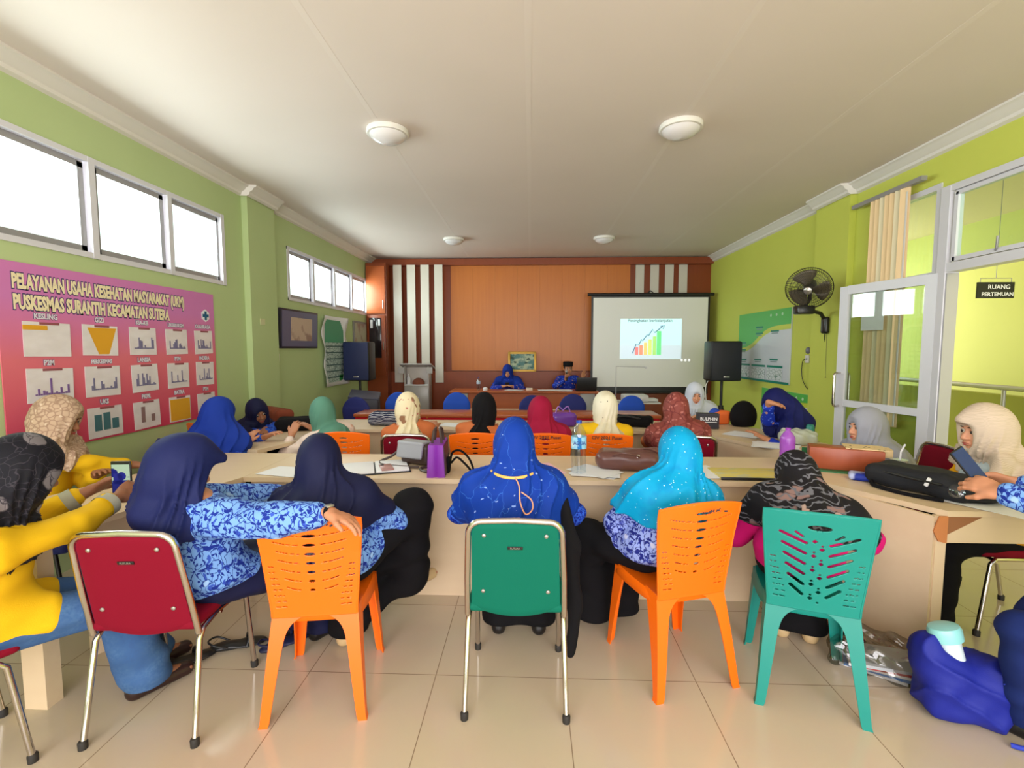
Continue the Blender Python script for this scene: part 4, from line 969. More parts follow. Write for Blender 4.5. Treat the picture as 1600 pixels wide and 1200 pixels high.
# ------------------------------------------------------------------ people
Vn = lambda v: v / max(np.linalg.norm(v), 1e-9)
A3 = lambda *v: np.array(v, float)
def ik(a, c, l1, l2, hint):
    """two-bone joint between a and c, bent towards hint"""
    d = c - a; L_ = np.linalg.norm(d)
    if L_ > (l1 + l2) * 0.998: c = a + d / L_ * (l1 + l2) * 0.998; d = c - a; L_ = np.linalg.norm(d)
    x = (l1 * l1 - l2 * l2 + L_ * L_) / (2 * L_); h = math.sqrt(max(l1 * l1 - x * x, 0)); n = Vn(d); hn = hint - n * (hint @ n)
    return a + n * x + Vn(hn) * h, c

def hand_parts(wr, d, n, side, curl, h, fdir):
    """wr wrist, d direction of the palm, n palm normal (side the fingers close to), side +1 thumb towards s"""
    d = Vn(d); n = Vn(n - d * (n @ d)); s = np.cross(d, n) * side; Rm = np.stack([s, d, n], 1)
    F_ = Field(wr - 0.21, wr + 0.21, h)
    F_.cone(wr - fdir * 0.1, wr, 0.031, 0.024, k=0.01); F_.ell(wr + d * 0.047, (0.039, 0.052, 0.016), Rm, k=0.02); F_.ell(wr + d * 0.02 + s * 0.022, (0.02, 0.034, 0.018), Rm, k=0.012)
    ln = [0.066, 0.075, 0.07, 0.055]; off = [0.029, 0.010, -0.010, -0.028]; st_ = [0.082, 0.088, 0.084, 0.075]
    for i in range(4):
        b = wr + d * st_[i] + s * off[i] - d * 0.01; u = Vn(d + s * off[i] * 4); c = curl * (0.8 + 0.12 * i)
        p = b; ang = c * 0.35; l_ = ln[i] * np.array([0.45, 0.32, 0.26]); rr = [0.0092, 0.0086, 0.0078, 0.0066]
        for q in range(3):
            dd = u * math.cos(ang) + n * math.sin(ang); p2 = p + dd * l_[q]; F_.cone(p, p2, rr[q], rr[q + 1], k=0.005 if q else 0.012); p = p2; ang += c * 0.7
    b = wr + d * 0.022 + s * 0.028; dd = Vn(d * 0.75 + s * 0.65 + n * 0.25 * curl); p = b + dd * 0.04; F_.cone(b, p, 0.0135, 0.0105, k=0.012)
    dd = Vn(dd + d * 0.4 + n * 0.35 * curl - s * 0.3 * curl); F_.cone(p, p + dd * 0.032, 0.0105, 0.008, k=0.006)
    return F_.nets()

def person(label, hip, yaw, head, look, skin='skin', shirt=None, bottom=None, hijab=None, shoe=None, hands=None, elbows=None, feet=None, knees=None,
           curl=(0.5, 0.5), palm=None, neck=None, cape=0.2, capew=0.245, hoodtail=None, res=0.009, hipz=0.545, skirt=True, bare=False, hd=None, face=True, syaw=None, sleeve='long',
           hoodk=1.0, cuff=None, cap=None, group=None, front=True, hemw=0.0, name='person', showlegs=True, sr=1.0, peak=0.0, slend=0.07):
    root = T(name, label, 'person', (hip[0], hip[1], 0), yaw, group)
    ca, sa = math.cos(R(yaw)), math.sin(R(yaw))
    def loc(p): x, y = p[0] - hip[0], p[1] - hip[1]; return A3(x * ca + y * sa, -x * sa + y * ca, p[2])
    P = A3(0, 0, hipz); Hc = loc(head); ly = R(look[0] - yaw); lp = R(look[1]); lr = R(look[2] if len(look) > 2 else 0)
    HR = np.array(Euler((-lp, lr, ly), 'XYZ').to_matrix()); HR = np.array((Matrix.Rotation(ly, 3, 'Z') @ Matrix.Rotation(-lp, 3, 'X') @ Matrix.Rotation(lr, 3, 'Y')))
    H = lambda x, y, z: Hc + HR @ A3(x, y, z)
    if neck is not None: Nk = loc(neck)
    else:
        up = Vn(Vn(Hc - P) * 0.6 + HR @ A3(0, 0, 1) * 0.6 + A3(0, 0, 0.4)); Nk = Hc - up * 0.16 - HR @ A3(0, 0.025, 0)
    sy = R((syaw if syaw is not None else yaw) - yaw); sp = Vn(Nk - P); sx = A3(math.cos(sy), math.sin(sy), 0); sx = Vn(sx - sp * (sx @ sp) * 0.7)
    fy = np.cross(sp, sx); TR = np.stack([sx, fy, sp], 1)
    shL, shR = Nk - sx * 0.16 - sp * 0.045, Nk + sx * 0.16 - sp * 0.045
    hd = hd or {}; W_ = []
    for i, (s_, sh) in enumerate(((-1, shL), (1, shR))):
        tgt = hands[i] if hands and hands[i] is not None else None
        tgt = loc(tgt) if tgt is not None else A3(s_ * 0.13, 0.34, hipz + 0.13)
        hint = loc(A3(hip[0], hip[1], 0) + elbows[i]) if elbows and elbows[i] is not None else A3(s_ * 0.6, -0.15, -0.8)
        if elbows and elbows[i] is not None: e_ = elbows[i]; hint = A3(e_[0] * ca + e_[1] * sa, -e_[0] * sa + e_[1] * ca, e_[2])
        el, wr = ik(sh, tgt, 0.27, 0.24, hint); W_.append((sh, el, wr, s_))
    Lg = []
    for i, s_ in enumerate((-1, 1)):
        hj = P + A3(s_ * 0.085, 0.0, -0.01)
        ft = loc(feet[i]) if feet and feet[i] is not None else A3(s_ * 0.1, 0.42, 0.08)
        hint = A3(0, 1, 1.0)
        if knees and knees[i] is not None: k_ = knees[i]; hint = A3(k_[0] * ca + k_[1] * sa, -k_[0] * sa + k_[1] * ca, k_[2])
        kn, an = ik(hj, ft, 0.40, 0.40, hint); Lg.append((hj, kn, an, s_))
    # --- body: one mesh (torso, neck, limbs; head and hands at a finer step)
    allp = np.array([P, Nk, Hc] + [q for w_ in W_ for q in w_[:3]] + [q for l_ in Lg for q in l_[:3]])
    lo, hi = allp.min(0) - 0.2, allp.max(0) + 0.2; lo[2] = max(lo[2], -0.02)
    B = Field(lo, hi, max(res, 0.009))
    B.ell(P + A3(0, 0, 0.02), (0.15, 0.11, 0.1), k=0.04).ell(P * 0.55 + Nk * 0.45, (0.115, 0.09, 0.15), TR, k=0.06).ell(P * 0.2 + Nk * 0.8, (0.14, 0.095, 0.13), TR, k=0.06)
    B.cone(Nk - sp * 0.05, Hc - HR @ A3(0, 0.02, 0.05), 0.055, 0.05, k=0.03)
    for (sh, el, wr, s_) in W_: B.cone(Nk - sp * 0.05, sh, 0.05, 0.05, k=0.04).cone(sh, el, 0.045, 0.036, k=0.02).cone(el, wr, 0.036, 0.024, k=0.012)
    ftd = []
    for i, (hj, kn, an, s_) in enumerate(Lg):
        B.cone(hj, kn, 0.078, 0.055, k=0.03).cone(kn, an, 0.052, 0.034, k=0.015)
        fd = kn - hj; fd[2] = 0; fd = Vn(fd); ftd.append(fd); tz = A3(0, 0, -0.045)
        B.cone(an, an - fd * 0.035 + tz * 0.8, 0.03, 0.028, k=0.02).cone(an + tz * 0.4, an + fd * 0.13 + tz * 0.95, 0.032, 0.022, k=0.02)
        for q in range(4): B.cone(an + fd * 0.12 + tz, an + fd * 0.165 + tz * 1.05 + np.cross(fd, A3(0, 0, 1)) * (0.024 - 0.016 * q), 0.014, 0.01, k=0.008)
    parts = [B.nets()]
    hr = 0.0042 if res < 0.01 else 0.0055
    E_ = Field(Hc - 0.17, Hc + 0.17, hr)
    E_.ell(H(0, -0.012, 0.025), (0.073, 0.088, 0.084), HR, k=0.02).ell(H(0, 0.022, -0.038), (0.056, 0.062, 0.074), HR, k=0.03).ell(H(0, 0.05, -0.088), (0.03, 0.026, 0.022), HR, k=0.025)
    E_.cone(H(0, 0.078, 0.012), H(0, 0.098, -0.026), 0.008, 0.0125, k=0.012).ell(H(0.012, 0.09, -0.03), (0.009, 0.009, 0.007), HR, k=0.006).ell(H(-0.012, 0.09, -0.03), (0.009, 0.009, 0.007), HR, k=0.006)
    for s_ in (-1, 1): E_.ell(H(s_ * 0.031, 0.088, 0.008), (0.017, 0.012, 0.012), HR, k=0.012, op='-').ell(H(s_ * 0.04, 0.055, -0.03), (0.024, 0.025, 0.028), HR, k=0.02).ell(H(s_ * 0.03, 0.078, 0.026), (0.022, 0.008, 0.007), HR, k=0.012)
    E_.ell(H(0, 0.083, -0.058), (0.022, 0.012, 0.011), HR, k=0.008)
    if cap: 
        for s_ in (-1, 1): E_.ell(H(s_ * 0.074, -0.01, -0.005), (0.012, 0.02, 0.032), HR, k=0.006)
    E_.cone(H(0, -0.025, -0.05), Nk * 0.6 + H(0, -0.025, -0.05) * 0.4, 0.05, 0.05, k=0.03)
    parts.append(E_.nets())
    for i, (sh, el, wr, s_) in enumerate(W_):
        d = Vn(wr - el); pn = A3(0, 0, -1) if not (palm and palm[i] is not None) else A3(palm[i][0] * ca + palm[i][1] * sa, -palm[i][0] * sa + palm[i][1] * ca, palm[i][2])
        if abs(d @ Vn(pn)) > 0.93: pn = pn + A3(-s_ * 0.8, 0, 0)
        if i in hd: dd = hd[i]; d = Vn(A3(dd[0] * ca + dd[1] * sa, -dd[0] * sa + dd[1] * ca, dd[2]))
        # thumb towards the body midline with the palm facing down
        parts.append(hand_parts(wr, d, pn, -1 if s_ > 0 else 1, curl[i], 0.0032 if res < 0.01 else 0.005, Vn(wr - el)))
    body = link('body', net_mesh('body', parts), M[skin], root)
    if face:
        for s_ in (-1, 1):
            mb = MB(); mb.lathe([(0.0112 * math.sin(PI * q / 8), 0.0112 * math.cos(PI * q / 8) * -1) for q in range(9)], c=tuple(H(s_ * 0.031, 0.0735, 0.006)), n=14, rot=Matrix(HR.tolist())); ey = mb.build('eye', M['eyew'], root)
            MB().lathe([(0.0066, 0.0), (0.0045, 0.002), (0, 0.0025)], c=tuple(H(s_ * 0.031, 0.0842, 0.005)), n=12, rot=Matrix(HR.tolist()) @ Matrix.Rotation(-PI / 2, 3, 'X')).build('iris', M['eyeb'], ey)
            MB().tube([tuple(H(s_ * 0.014, 0.0885, 0.029)), tuple(H(s_ * 0.03, 0.089, 0.033)), tuple(H(s_ * 0.048, 0.078, 0.024))], [0.0022, 0.003, 0.0015], 6).build('eyebrow', M['eyeb'], root)
            MB().tube([tuple(H(s_ * 0.019, 0.0825, 0.009)), tuple(H(s_ * 0.031, 0.0875, 0.0145)), tuple(H(s_ * 0.045, 0.077, 0.008))], [0.0012, 0.0018, 0.0012], 6).build('eyelash', M['eyeb'], root)
        MB().tube([tuple(H(-0.022, 0.0865, -0.057)), tuple(H(-0.008, 0.0955, -0.054)), tuple(H(0, 0.0955, -0.0555)), tuple(H(0.008, 0.0955, -0.054)), tuple(H(0.022, 0.0865, -0.057))], [0.001, 0.0035, 0.0035, 0.0035, 0.001], 8).tube([tuple(H(-0.018, 0.087, -0.06)), tuple(H(0, 0.0945, -0.0635)), tuple(H(0.018, 0.087, -0.06))], [0.001, 0.0045, 0.001], 8).build('lips', M['lip'], root)
    # --- shirt
    ph = (hip[0] * 7 + hip[1] * 3) % 6
    def folds(a): return lambda X, Y, Z: a * (np.sin(24 * X + 7 * np.sin(8 * Z + ph) + ph) * np.sin(17 * Z + 5 * Y + ph) + 0.5 * np.sin(46 * Z + 14 * X - 11 * Y + ph))
    if shirt:
        G = Field(lo, hi, res)
        G.ell(P + A3(0, -0.01, 0.05), (0.185, 0.165, 0.13), k=0.04).ell(P * 0.55 + Nk * 0.45, (0.15, 0.125, 0.17), TR, k=0.07).ell(P * 0.2 + Nk * 0.8, (0.168, 0.12, 0.15), TR, k=0.06)
        for (hj, kn, an, s_) in Lg: G.cone(hj + A3(0, 0, 0.01), hj * 0.55 + kn * 0.45 + A3(0, 0, 0.005), 0.1, 0.092, k=0.05)
        for (sh, el, wr, s_) in W_:
            G.cone(Nk - sp * 0.05, sh, 0.06, 0.066, k=0.05).cone(sh, el, 0.067 * sr, 0.056 * sr, k=0.03)
            if sleeve == 'long': G.cone(el, wr - Vn(wr - el) * slend, 0.057 * sr, 0.044 * sr, k=0.02)
            elif sleeve == 'short': pass
        G.disp(folds(0.0065))
        for (sh, el, wr, s_) in W_:
            d = Vn(wr - el)
        G.rbox(Nk + sp * 0.13, (0.1, 0.1, 0.1), 0.02, TR, k=0.01, op='-')
        so = soft('shirt', G, shirt, root)
        if cuff:
            for (sh, el, wr, s_) in W_: MB().tube([tuple(wr - Vn(wr - el) * 0.1), tuple(wr - Vn(wr - el) * 0.06)], 0.05, 20, cap=False).build('cuff_band', cuff, so)
    # --- bottom
    if bottom and showlegs:
        G = Field(lo, hi, res); kk = 0.09 if skirt else 0.02
        G.ell(P + A3(0, 0, 0.0), (0.165, 0.13, 0.1), k=0.03)
        for i, (hj, kn, an, s_) in enumerate(Lg):
            G.cone(hj, kn, 0.1, 0.078 if not skirt else 0.085, k=0.04); G.cone(kn, an + (kn - an) * (0.0 if skirt else 0.04), 0.078, 0.07 + hemw if not skirt else 0.085 + hemw, k=kk)
        if skirt:
            k0, k1, a0, a1 = Lg[0][1], Lg[1][1], Lg[0][2], Lg[1][2]
            G.cone((k0 + Lg[0][0]) / 2, (k1 + Lg[1][0]) / 2, 0.08, 0.08, k=0.05).cone(k0, k1, 0.07, 0.07, k=0.05).cone((k0 + a0) / 2, (k1 + a1) / 2, 0.07, 0.07, k=0.06).cone(a0, a1, 0.06, 0.06, k=0.06)
        G.disp(folds(0.006)); zc = min(Lg[0][2][2], Lg[1][2][2]); G.plane(A3(0, 0, zc - (0.03 if skirt else 0.02)), A3(0, 0, -1))
        soft('skirt' if skirt else 'trousers', G, bottom, root)
    if shoe and showlegs:
        for i, (hj, kn, an, s_) in enumerate(Lg):
            fd = ftd[i]; G = Field(an - 0.24, an + 0.24, 0.006); tz = A3(0, 0, -0.05)
            G.cone(an - fd * 0.045 + tz, an + fd * 0.15 + tz * 1.1, 0.038, 0.033, k=0.02).cone(an - fd * 0.04 + tz * 0.5, an + fd * 0.03 + tz * 0.7, 0.036, 0.03, k=0.02)
            G.plane(A3(0, 0, an[2] - 0.078), A3(0, 0, -1)); G.cone(an + A3(0, 0, 0.05), an + A3(0, 0, -0.015), 0.045, 0.034, k=0.008, op='-')
            soft('shoe', G, shoe, root)
    # --- headscarf
    if hijab is not None:
        s = hoodk; c0 = Nk - sp * 0.0; lo2 = np.minimum(Hc, Nk) - 0.36; hi2 = np.maximum(Hc, Nk) + 0.36; G = Field(lo2, hi2, min(res, 0.008))
        G.ell(H(0, -0.014, 0.018), (0.099 * s, 0.118 * s, 0.126 * s), HR, k=0.02).ell(H(0, 0.0, -0.06), (0.08, 0.092, 0.08), HR, k=0.04)
        G.cone(H(0, -0.03, -0.04), Nk + fy * 0.01, 0.086 * s, 0.088, k=0.03)
        nr = capew < 0.18; G.ell(Nk - sp * (cape * 0.75) - fy * (0.03 if nr else 0), (capew, 0.17 if nr else 0.15, 0.045 + cape * 0.75), TR, k=0.035)
        if peak: G.cone(H(0, 0.02, 0.085), H(0, 0.085 + peak, 0.075), 0.055, 0.022, k=0.05)
        if front: G.cone(H(0, 0.04, -0.1), Nk + fy * 0.09 - sp * 0.06, 0.06, 0.09, k=0.05)
        if capew >= 0.18:
            x_ = 0.016 + max(0, capew - 0.2) * 0.35
            G.ell(P * 0.2 + Nk * 0.8, (0.168 + x_, 0.12 + x_, 0.15 + x_), TR, k=0.05)
            for (sh, el, wr, s_) in W_: G.cone(Nk - sp * 0.075, sh, 0.058 + x_, 0.066 + x_, k=0.04).cone(sh, sh * 0.45 + el * 0.55, 0.067 * sr + x_, 0.06 * sr + x_, k=0.05)
            G.ell(P * 0.45 + Nk * 0.55, (0.15 + x_, 0.125 + x_, 0.17 + x_), TR, k=0.06)
        G.plane(Nk - sp * cape, -sp + fy * 0.1, wav=0.012)
        for hh in (hoodtail or []): a_, b_, ra, rb = hh; G.cone(loc(a_), loc(b_), ra, rb, k=0.05)
        def drape(X, Y, Z):
            x, y, z = X - Hc[0], Y - Hc[1], Z - Hc[2]; a = np.arctan2(x, y + 0.02); w_ = np.clip((0.08 - z) / 0.22, 0, 1)
            q = 1 - np.abs(np.sin(5.5 * a + 7 * z + 2.0 * np.sin(3 * a + 9 * z + ph) + ph)) ** 0.7; q2 = 1 - np.abs(np.sin(16 * z + 2.6 * a + ph)) ** 0.8; return -w_ * 0.020 * np.maximum(q, 0) ** 1.2 - 0.006 * (q2 - 0.3) * np.clip((0.07 - z) * 9, 0, 1) * np.clip((0.34 + z) * 5, 0, 1)
        G.disp(drape)
        G.ell(H(0, 0.13, -0.022), (0.052, 0.085, 0.079), HR, k=0.012, op='-')
        G.rbox(H(0, 0.19, -0.045 if peak else -0.02), (0.12, 0.1, 0.1 if peak else 0.115), 0.03, HR, k=0.008, op='-')
        hj_ = soft('headscarf', G, hijab, root)
        return root, hj_, H, Nk, loc, W_
    if cap:
        MB().lathe([(0.094, 0.0), (0.096, 0.07), (0.09, 0.085), (0.0, 0.09)], c=tuple(H(0, -0.01, 0.055)), rot=Matrix(HR.tolist()), n=32, sy=1.12).build('cap', cap, root)
        G = Field(Hc - 0.16, Hc + 0.16, 0.005).ell(H(0, -0.02, 0.03), (0.08, 0.095, 0.086), HR, k=0.01); G.plane(H(0, 0.045, 0), HR @ A3(0, 1, 0.35)); G.plane(H(0, 0, -0.035), HR @ A3(0, 0, -1)); soft('hair', G, M['blackf'], root)
    return root, None, H, Nk, loc, W_

# clothing
bat = lambda n_, base, dark, mid, white: pat(n_, base, [('dot', 32, 0.33, 0.02, dark, (1, 0.4, 1.6)), ('dot', 38, 0.32, 0.02, mid, (1.7, 1, 0.45)), ('edge', 24, 0.035, 0.012, dark, (1, 1.5, 0.7)), ('dot', 36, 0.29, 0.02, dark, (0.45, 1.6, 1)), ('dot', 10, 0.13, 0.02, white, (1, 1, 1))], 0.8, warp=0.045, wscale=24, spec=0.1)
C = {}
C['batik'] = bat('light_blue_batik', (118, 162, 226), (30, 48, 140), (56, 84, 184), (160, 196, 240))
C['batik2'] = bat('royal_blue_batik', (52, 96, 206), (22, 34, 130), (34, 62, 170), (190, 190, 210))
C['batik3'] = bat('lavender_batik', (150, 168, 232), (36, 44, 128), (70, 84, 180), (200, 206, 240))
C['batik4'] = pat('deep_blue_batik', (26, 52, 170), [('dot', 30, 0.26, 0.04, (96, 130, 226), (1, 1, 1.6)), ('dot', 15, 0.2, 0.02, (202, 150, 120), (1, 1, 1))], 0.7, warp=0.06)
C['yellow'] = mat('yellow_cotton', (228, 182, 24), 0.8, spec=0.2, bump=0.3, bscale=300); C['greycuff'] = mat('grey_band', (160, 158, 140), 0.8)
C['magenta'] = mat('magenta_cotton', (214, 22, 118), 0.85, spec=0.2); C['orangeb'] = mat('rust_cotton', (190, 106, 62), 0.85, spec=0.2)
C['maroon'] = mat('maroon_cloth', (150, 20, 56), 0.8, spec=0.2); C['black'] = M['blackf']; C['navyc'] = mat('navy_trouser', (24, 40, 96), 0.85, spec=0.2)
C['navy'] = mat('navy_scarf', (22, 30, 80), 0.7, spec=0.25, bump=0.2); C['navyd'] = mat('midnight_scarf', (18, 22, 58), 0.7, spec=0.25)
C['royal'] = mat('royal_blue_scarf', (22, 52, 148), 0.75, spec=0.2); C['navym'] = mat('deep_navy_scarf', (18, 24, 84), 0.7, spec=0.2)
C['blue'] = pat('blue_beaded_scarf', (10, 54, 150), [('dot', 22, 0.06, 0.012, (200, 214, 240), (1, 1, 1)), ('edge', 6, 0.005, 0.003, (52, 104, 196), (1.6, 1.6, 0.5)), ('dot', 14, 0.10, 0.01, (130, 160, 226), (1, 0.4, 1.6))], 0.7, warp=0.08)
C['cyan'] = pat('cyan_sparkle_scarf', (0, 150, 200), [('noise', 14, 0.42, 0.06, (0, 140, 196), (1, 1, 1)), ('dot', 48, 0.12, 0.02, (190, 240, 250), (1, 1, 1))], 0.6, warp=0.02)
C['bfloral'] = pat('black_floral_scarf', (20, 20, 28), [('dot', 7.5, 0.25, 0.03, (112, 106, 110), (1, 1.6, 1)), ('edge', 26, 0.022, 0.012, (52, 48, 56), (1, 1, 1)), ('dot', 8, 0.12, 0.02, (206, 190, 176), (1, 1, 1.6))], 0.7, warp=0.09)
C['bfloral2'] = pat('charcoal_blossom_scarf', (26, 24, 28), [('dot', 8, 0.3, 0.03, (136, 108, 104), (1, 2.2, 1)), ('wavez', 12, 0.13, 0.05, (104, 104, 112), (1, 1, 1)), ('dot', 6, 0.40, 0.02, (26, 24, 28), (1, 1, 1)), ('dot', 9, 0.16, 0.02, (176, 150, 140), (1, 2, 0.6))], 0.75, warp=0.1)
C['lace'] = pat('beige_lace_scarf', (190, 164, 140), [('edge', 34, 0.09, 0.04, (158, 130, 110), (1, 1, 1)), ('dot', 30, 0.2, 0.05, (210, 190, 168), (1, 1, 1))], 0.85, warp=0.05)
C['greens'] = mat('sage_scarf', (86, 134, 116), 0.7, spec=0.2); C['cream'] = pat('cream_dotted_scarf', (224, 218, 196), [('dot', 17, 0.09, 0.02, (110, 104, 92), (1, 1, 1)), ('noise', 4, 0.42, 0.05, (206, 196, 168), (1, 1, 1))], 0.75)
C['creamf'] = pat('cream_floral_scarf', (226, 212, 178), [('dot', 8, 0.22, 0.03, (150, 110, 84), (1, 2, 1)), ('dot', 14, 0.12, 0.02, (190, 120, 110), (1, 1, 1))], 0.75, warp=0.07)
C['brown'] = pat('russet_patterned_scarf', (136, 68, 62), [('dot', 18, 0.28, 0.06, (176, 108, 100), (1, 1, 2)), ('edge', 12, 0.04, 0.02, (112, 50, 48), (1, 1, 1))], 0.6, warp=0.06)
C['white'] = mat('pale_blue_white_scarf', (200, 206, 222), 0.75, spec=0.2); C['grey'] = mat('silver_grey_scarf', (150, 152, 164), 0.65, spec=0.25)
C['beige'] = pat('beige_crinkled_scarf', (206, 188, 170), [('wavez', 46, 0.35, 0.2, (192, 172, 152), (1, 0.3, 1))], 0.85)
C['greyshirt'] = mat('pale_grey_shirt', (168, 180, 188), 0.8); C['amber'] = mat('amber_shirt', (244, 176, 20), 0.8, spec=0.2); C['pinkw'] = pat('pale_pink_print', (224, 204, 192), [('dot', 14, 0.2, 0.04, (214, 170, 150), (1, 1, 1))], 0.8)
C['jeans'] = pat('blue_denim', (62, 92, 140), [('noise', 5, 0.48, 0.1, (84, 118, 162), (1, 1, 1)), ('noise', 90, 0.45, 0.2, (62, 96, 146), (1, 1, 1))], 0.85, spec=0.1)
C['palegrey'] = mat('pale_grey_knit', (178, 180, 178), 0.85)
C['shoeb'] = mat('black_shoe', (22, 20, 22), 0.35); C['shoec'] = mat('cream_shoe', (206, 176, 130), 0.5); C['shoebr'] = mat('dark_brown_shoe', (46, 26, 24), 0.4)
NEAR, MID, FAR = 0.0075, 0.010, 0.012

# near row, left to right
person('woman in yellow shirt, jeans and black floral headscarf holding up a phone, left edge', (-2.05, 1.6), -40, (-1.84, 1.62, 1.10), (-28, 22), 'skind', C['yellow'], C['jeans'], C['bfloral'], C['shoebr'],
       hands=(A3(-2.02, 2.06, 0.90), A3(-1.81, 1.98, 0.90)), elbows=(A3(-0.6, 0, -0.5), A3(0.5, -0.2, -0.9)), feet=(A3(-1.84, 2.12, 0.08), A3(-1.72, 1.96, 0.085)), knees=(A3(0.1, 0.2, 1), A3(0.15, 0.2, 1)),
       curl=(0.7, 0.9), palm=(A3(0.6, 0.1, -0.5), A3(-0.7, 0.2, -0.4)), neck=(-1.92, 1.58, 0.93), cape=0.11, capew=0.17, skirt=False, res=NEAR, cuff=C['greycuff'], hemw=0.03, front=False, sr=1.0)
r2 = person('woman in light blue batik and long navy headscarf, arm over the orange chair', (-1.44, 2.0), -38, (-1.47, 1.92, 1.04), (-48, 22), 'skin', C['batik'], C['navyd'], C['navy'], C['shoeb'],
       hands=(A3(-1.25, 2.4, 0.79), A3(-0.77, 1.79, 0.905)), elbows=(None, A3(0.0, -0.3, -0.8)), hd={1: A3(0.9, 0.0, -0.35)}, palm=(None, A3(0, 0, -1)), feet=(A3(-1.28, 2.45, 0.08), A3(-1.12, 2.42, 0.08)), curl=(0.6, 0.55),
       neck=(-1.43, 1.93, 0.90), cape=0.1, capew=0.12, hoodk=1.06, hoodtail=[((-1.49, 1.9, 1.06), (-1.56, 1.84, 0.88), 0.1, 0.065), ((-1.56, 1.84, 0.88), (-1.46, 1.83, 0.83), 0.065, 0.06)], syaw=-25, res=NEAR, sr=1.22, peak=0.035)
person('woman in midnight headscarf and black skirt, legs crossed on the orange chair', (-0.93, 2.18), 4, (-1.01, 2.2, 1.0), (14, 18), 'skin', C['batik'], C['black'], C['navyd'], C['shoec'],
       hands=(A3(-1.15, 2.6, 0.74), A3(-0.86, 2.5, 0.70)), elbows=(A3(-0.5, 0, -0.8), A3(0.9, -0.2, -0.5)), feet=(A3(-0.97, 2.38, 0.085), A3(-0.66, 2.52, 0.3)), knees=(None, A3(0.5, 0.5, 1.2)), hemw=0.015, neck=(-0.98, 2.16, 0.86), cape=0.17, capew=0.21, res=NEAR)
p4 = person('woman from behind in a bright blue beaded headscarf on the green chair', (-0.06, 2.22), 0, (-0.08, 2.33, 1.065), (0, 26), 'skin', C['batik2'], C['black'], C['blue'], C['shoeb'],
       hands=(A3(-0.22, 2.6, 0.76), A3(0.08, 2.6, 0.76)), elbows=(A3(-0.8, -0.2, -0.6), A3(0.8, -0.2, -0.6)), feet=(A3(-0.17, 2.5, 0.095), A3(0.05, 2.5, 0.095)), neck=(-0.08, 2.28, 0.9), cape=0.25, capew=0.225, res=NEAR)
person('woman in a sparkling cyan headscarf and lavender batik on the orange chair', (0.66, 2.36), 17, (0.755, 2.41, 1.01), (8, 20), 'skin', C['batik3'], C['black'], C['cyan'], None,
       hands=(A3(0.54, 2.66, 0.66), A3(0.75, 2.72, 0.74)), elbows=(A3(-0.8, -0.4, -0.7), A3(0.9, -0.2, -0.5)), feet=(A3(0.36, 2.6, 0.08), A3(0.52, 2.68, 0.08)), knees=(A3(-0.4, 0.4, 1), A3(-0.2, 0.6, 1)), neck=(0.74, 2.36, 0.855), cape=0.19, capew=0.23, hemw=0.03, res=NEAR)
person('woman in magenta with a charcoal blossom headscarf bowing over on the turquoise chair', (1.29, 2.26), -19, (1.4, 2.5, 0.875), (-10, 62), 'skin', C['magenta'], C['black'], C['bfloral2'], C['shoec'],
       hands=(A3(1.32, 2.6, 0.62), A3(1.5, 2.5, 0.62)), elbows=(A3(-1, -0.4, -0.2), A3(1, -0.5, -0.2)), sr=1.15, feet=(A3(1.38, 2.55, 0.08), A3(1.5, 2.5, 0.08)), neck=(1.38, 2.38, 0.79), cape=0.18, capew=0.2, front=False, res=NEAR)
# right side
p7 = person('woman in profile with a beige crinkled headscarf, grey and amber shirt, seated right', (2.68, 2.72), 88, (2.44, 2.62, 1.1), (84, 4), 'skinl', C['amber'], C['black'], C['beige'], C['shoeb'],
       neck=(2.54, 2.6, 0.94), cape=0.09, capew=0.2, res=NEAR, hoodk=1.1, peak=0.02, hoodtail=[((2.44, 2.5, 0.97), (2.3, 2.42, 0.86), 0.035, 0.024)], front=False)
person('person at the right edge in blue batik and navy trousers holding up a phone', (2.19, 1.53), 32, (2.15, 1.55, 1.14), (40, 20), 'skin', C['batik'], C['navyc'], C['navy'], C['shoeb'],
       hands=(A3(1.80, 1.99, 1.0), A3(1.97, 2.08, 1.0)), elbows=(A3(-0.1, -0.6, -0.8), A3(0.8, 0.3, -0.5)), palm=(A3(0.5, 0.3, -0.5), A3(-0.6, 0.1, -0.5)), curl=(0.8, 0.8), feet=(A3(1.98, 1.86, 0.08), A3(2.08, 2.02, 0.08)), knees=(A3(-0.5, 0.2, 1), A3(-0.4, 0.3, 1)), skirt=False, res=NEAR, slend=0.03)
person('woman in profile with a silver grey headscarf looking left at the desk corner', (2.58, 3.4), 88, (2.33, 3.36, 0.995), (90, 2), 'skinl', C['palegrey'], C['black'], C['grey'], None,
       cape=0.2, capew=0.22, res=MID, hoodk=1.07)
person('woman in deep blue batik and navy headscarf shading her face with a raised hand', (2.5, 4.3), 75, (2.16, 4.25, 1.06), (110, 32, -10), 'skin', C['batik4'], C['black'], C['navym'], None,
       hands=(A3(1.98, 4.05, 0.79), A3(2.03, 4.1, 1.09)), elbows=(None, A3(-0.7, -0.3, -0.9)), hd={1: A3(0.9, 0.1, -0.15)}, palm=(None, A3(0.2, 0.1, -1)), curl=(0.4, 0.5), cape=0.24, capew=0.19, res=MID, hoodtail=[((2.24, 4.2, 1.04), (2.36, 4.15, 0.92), 0.1, 0.08)])
person('smiling woman in a pale blue-white headscarf facing the viewer, behind the second desk', (1.95, 5.75), 172, (1.89, 5.5, 1.02), (176, 14), 'skinl', C['palegrey'], C['black'], C['white'], None,
       hands=(A3(2.0, 5.2, 0.8), A3(1.8, 5.2, 0.8)), cape=0.18, capew=0.2, res=MID)
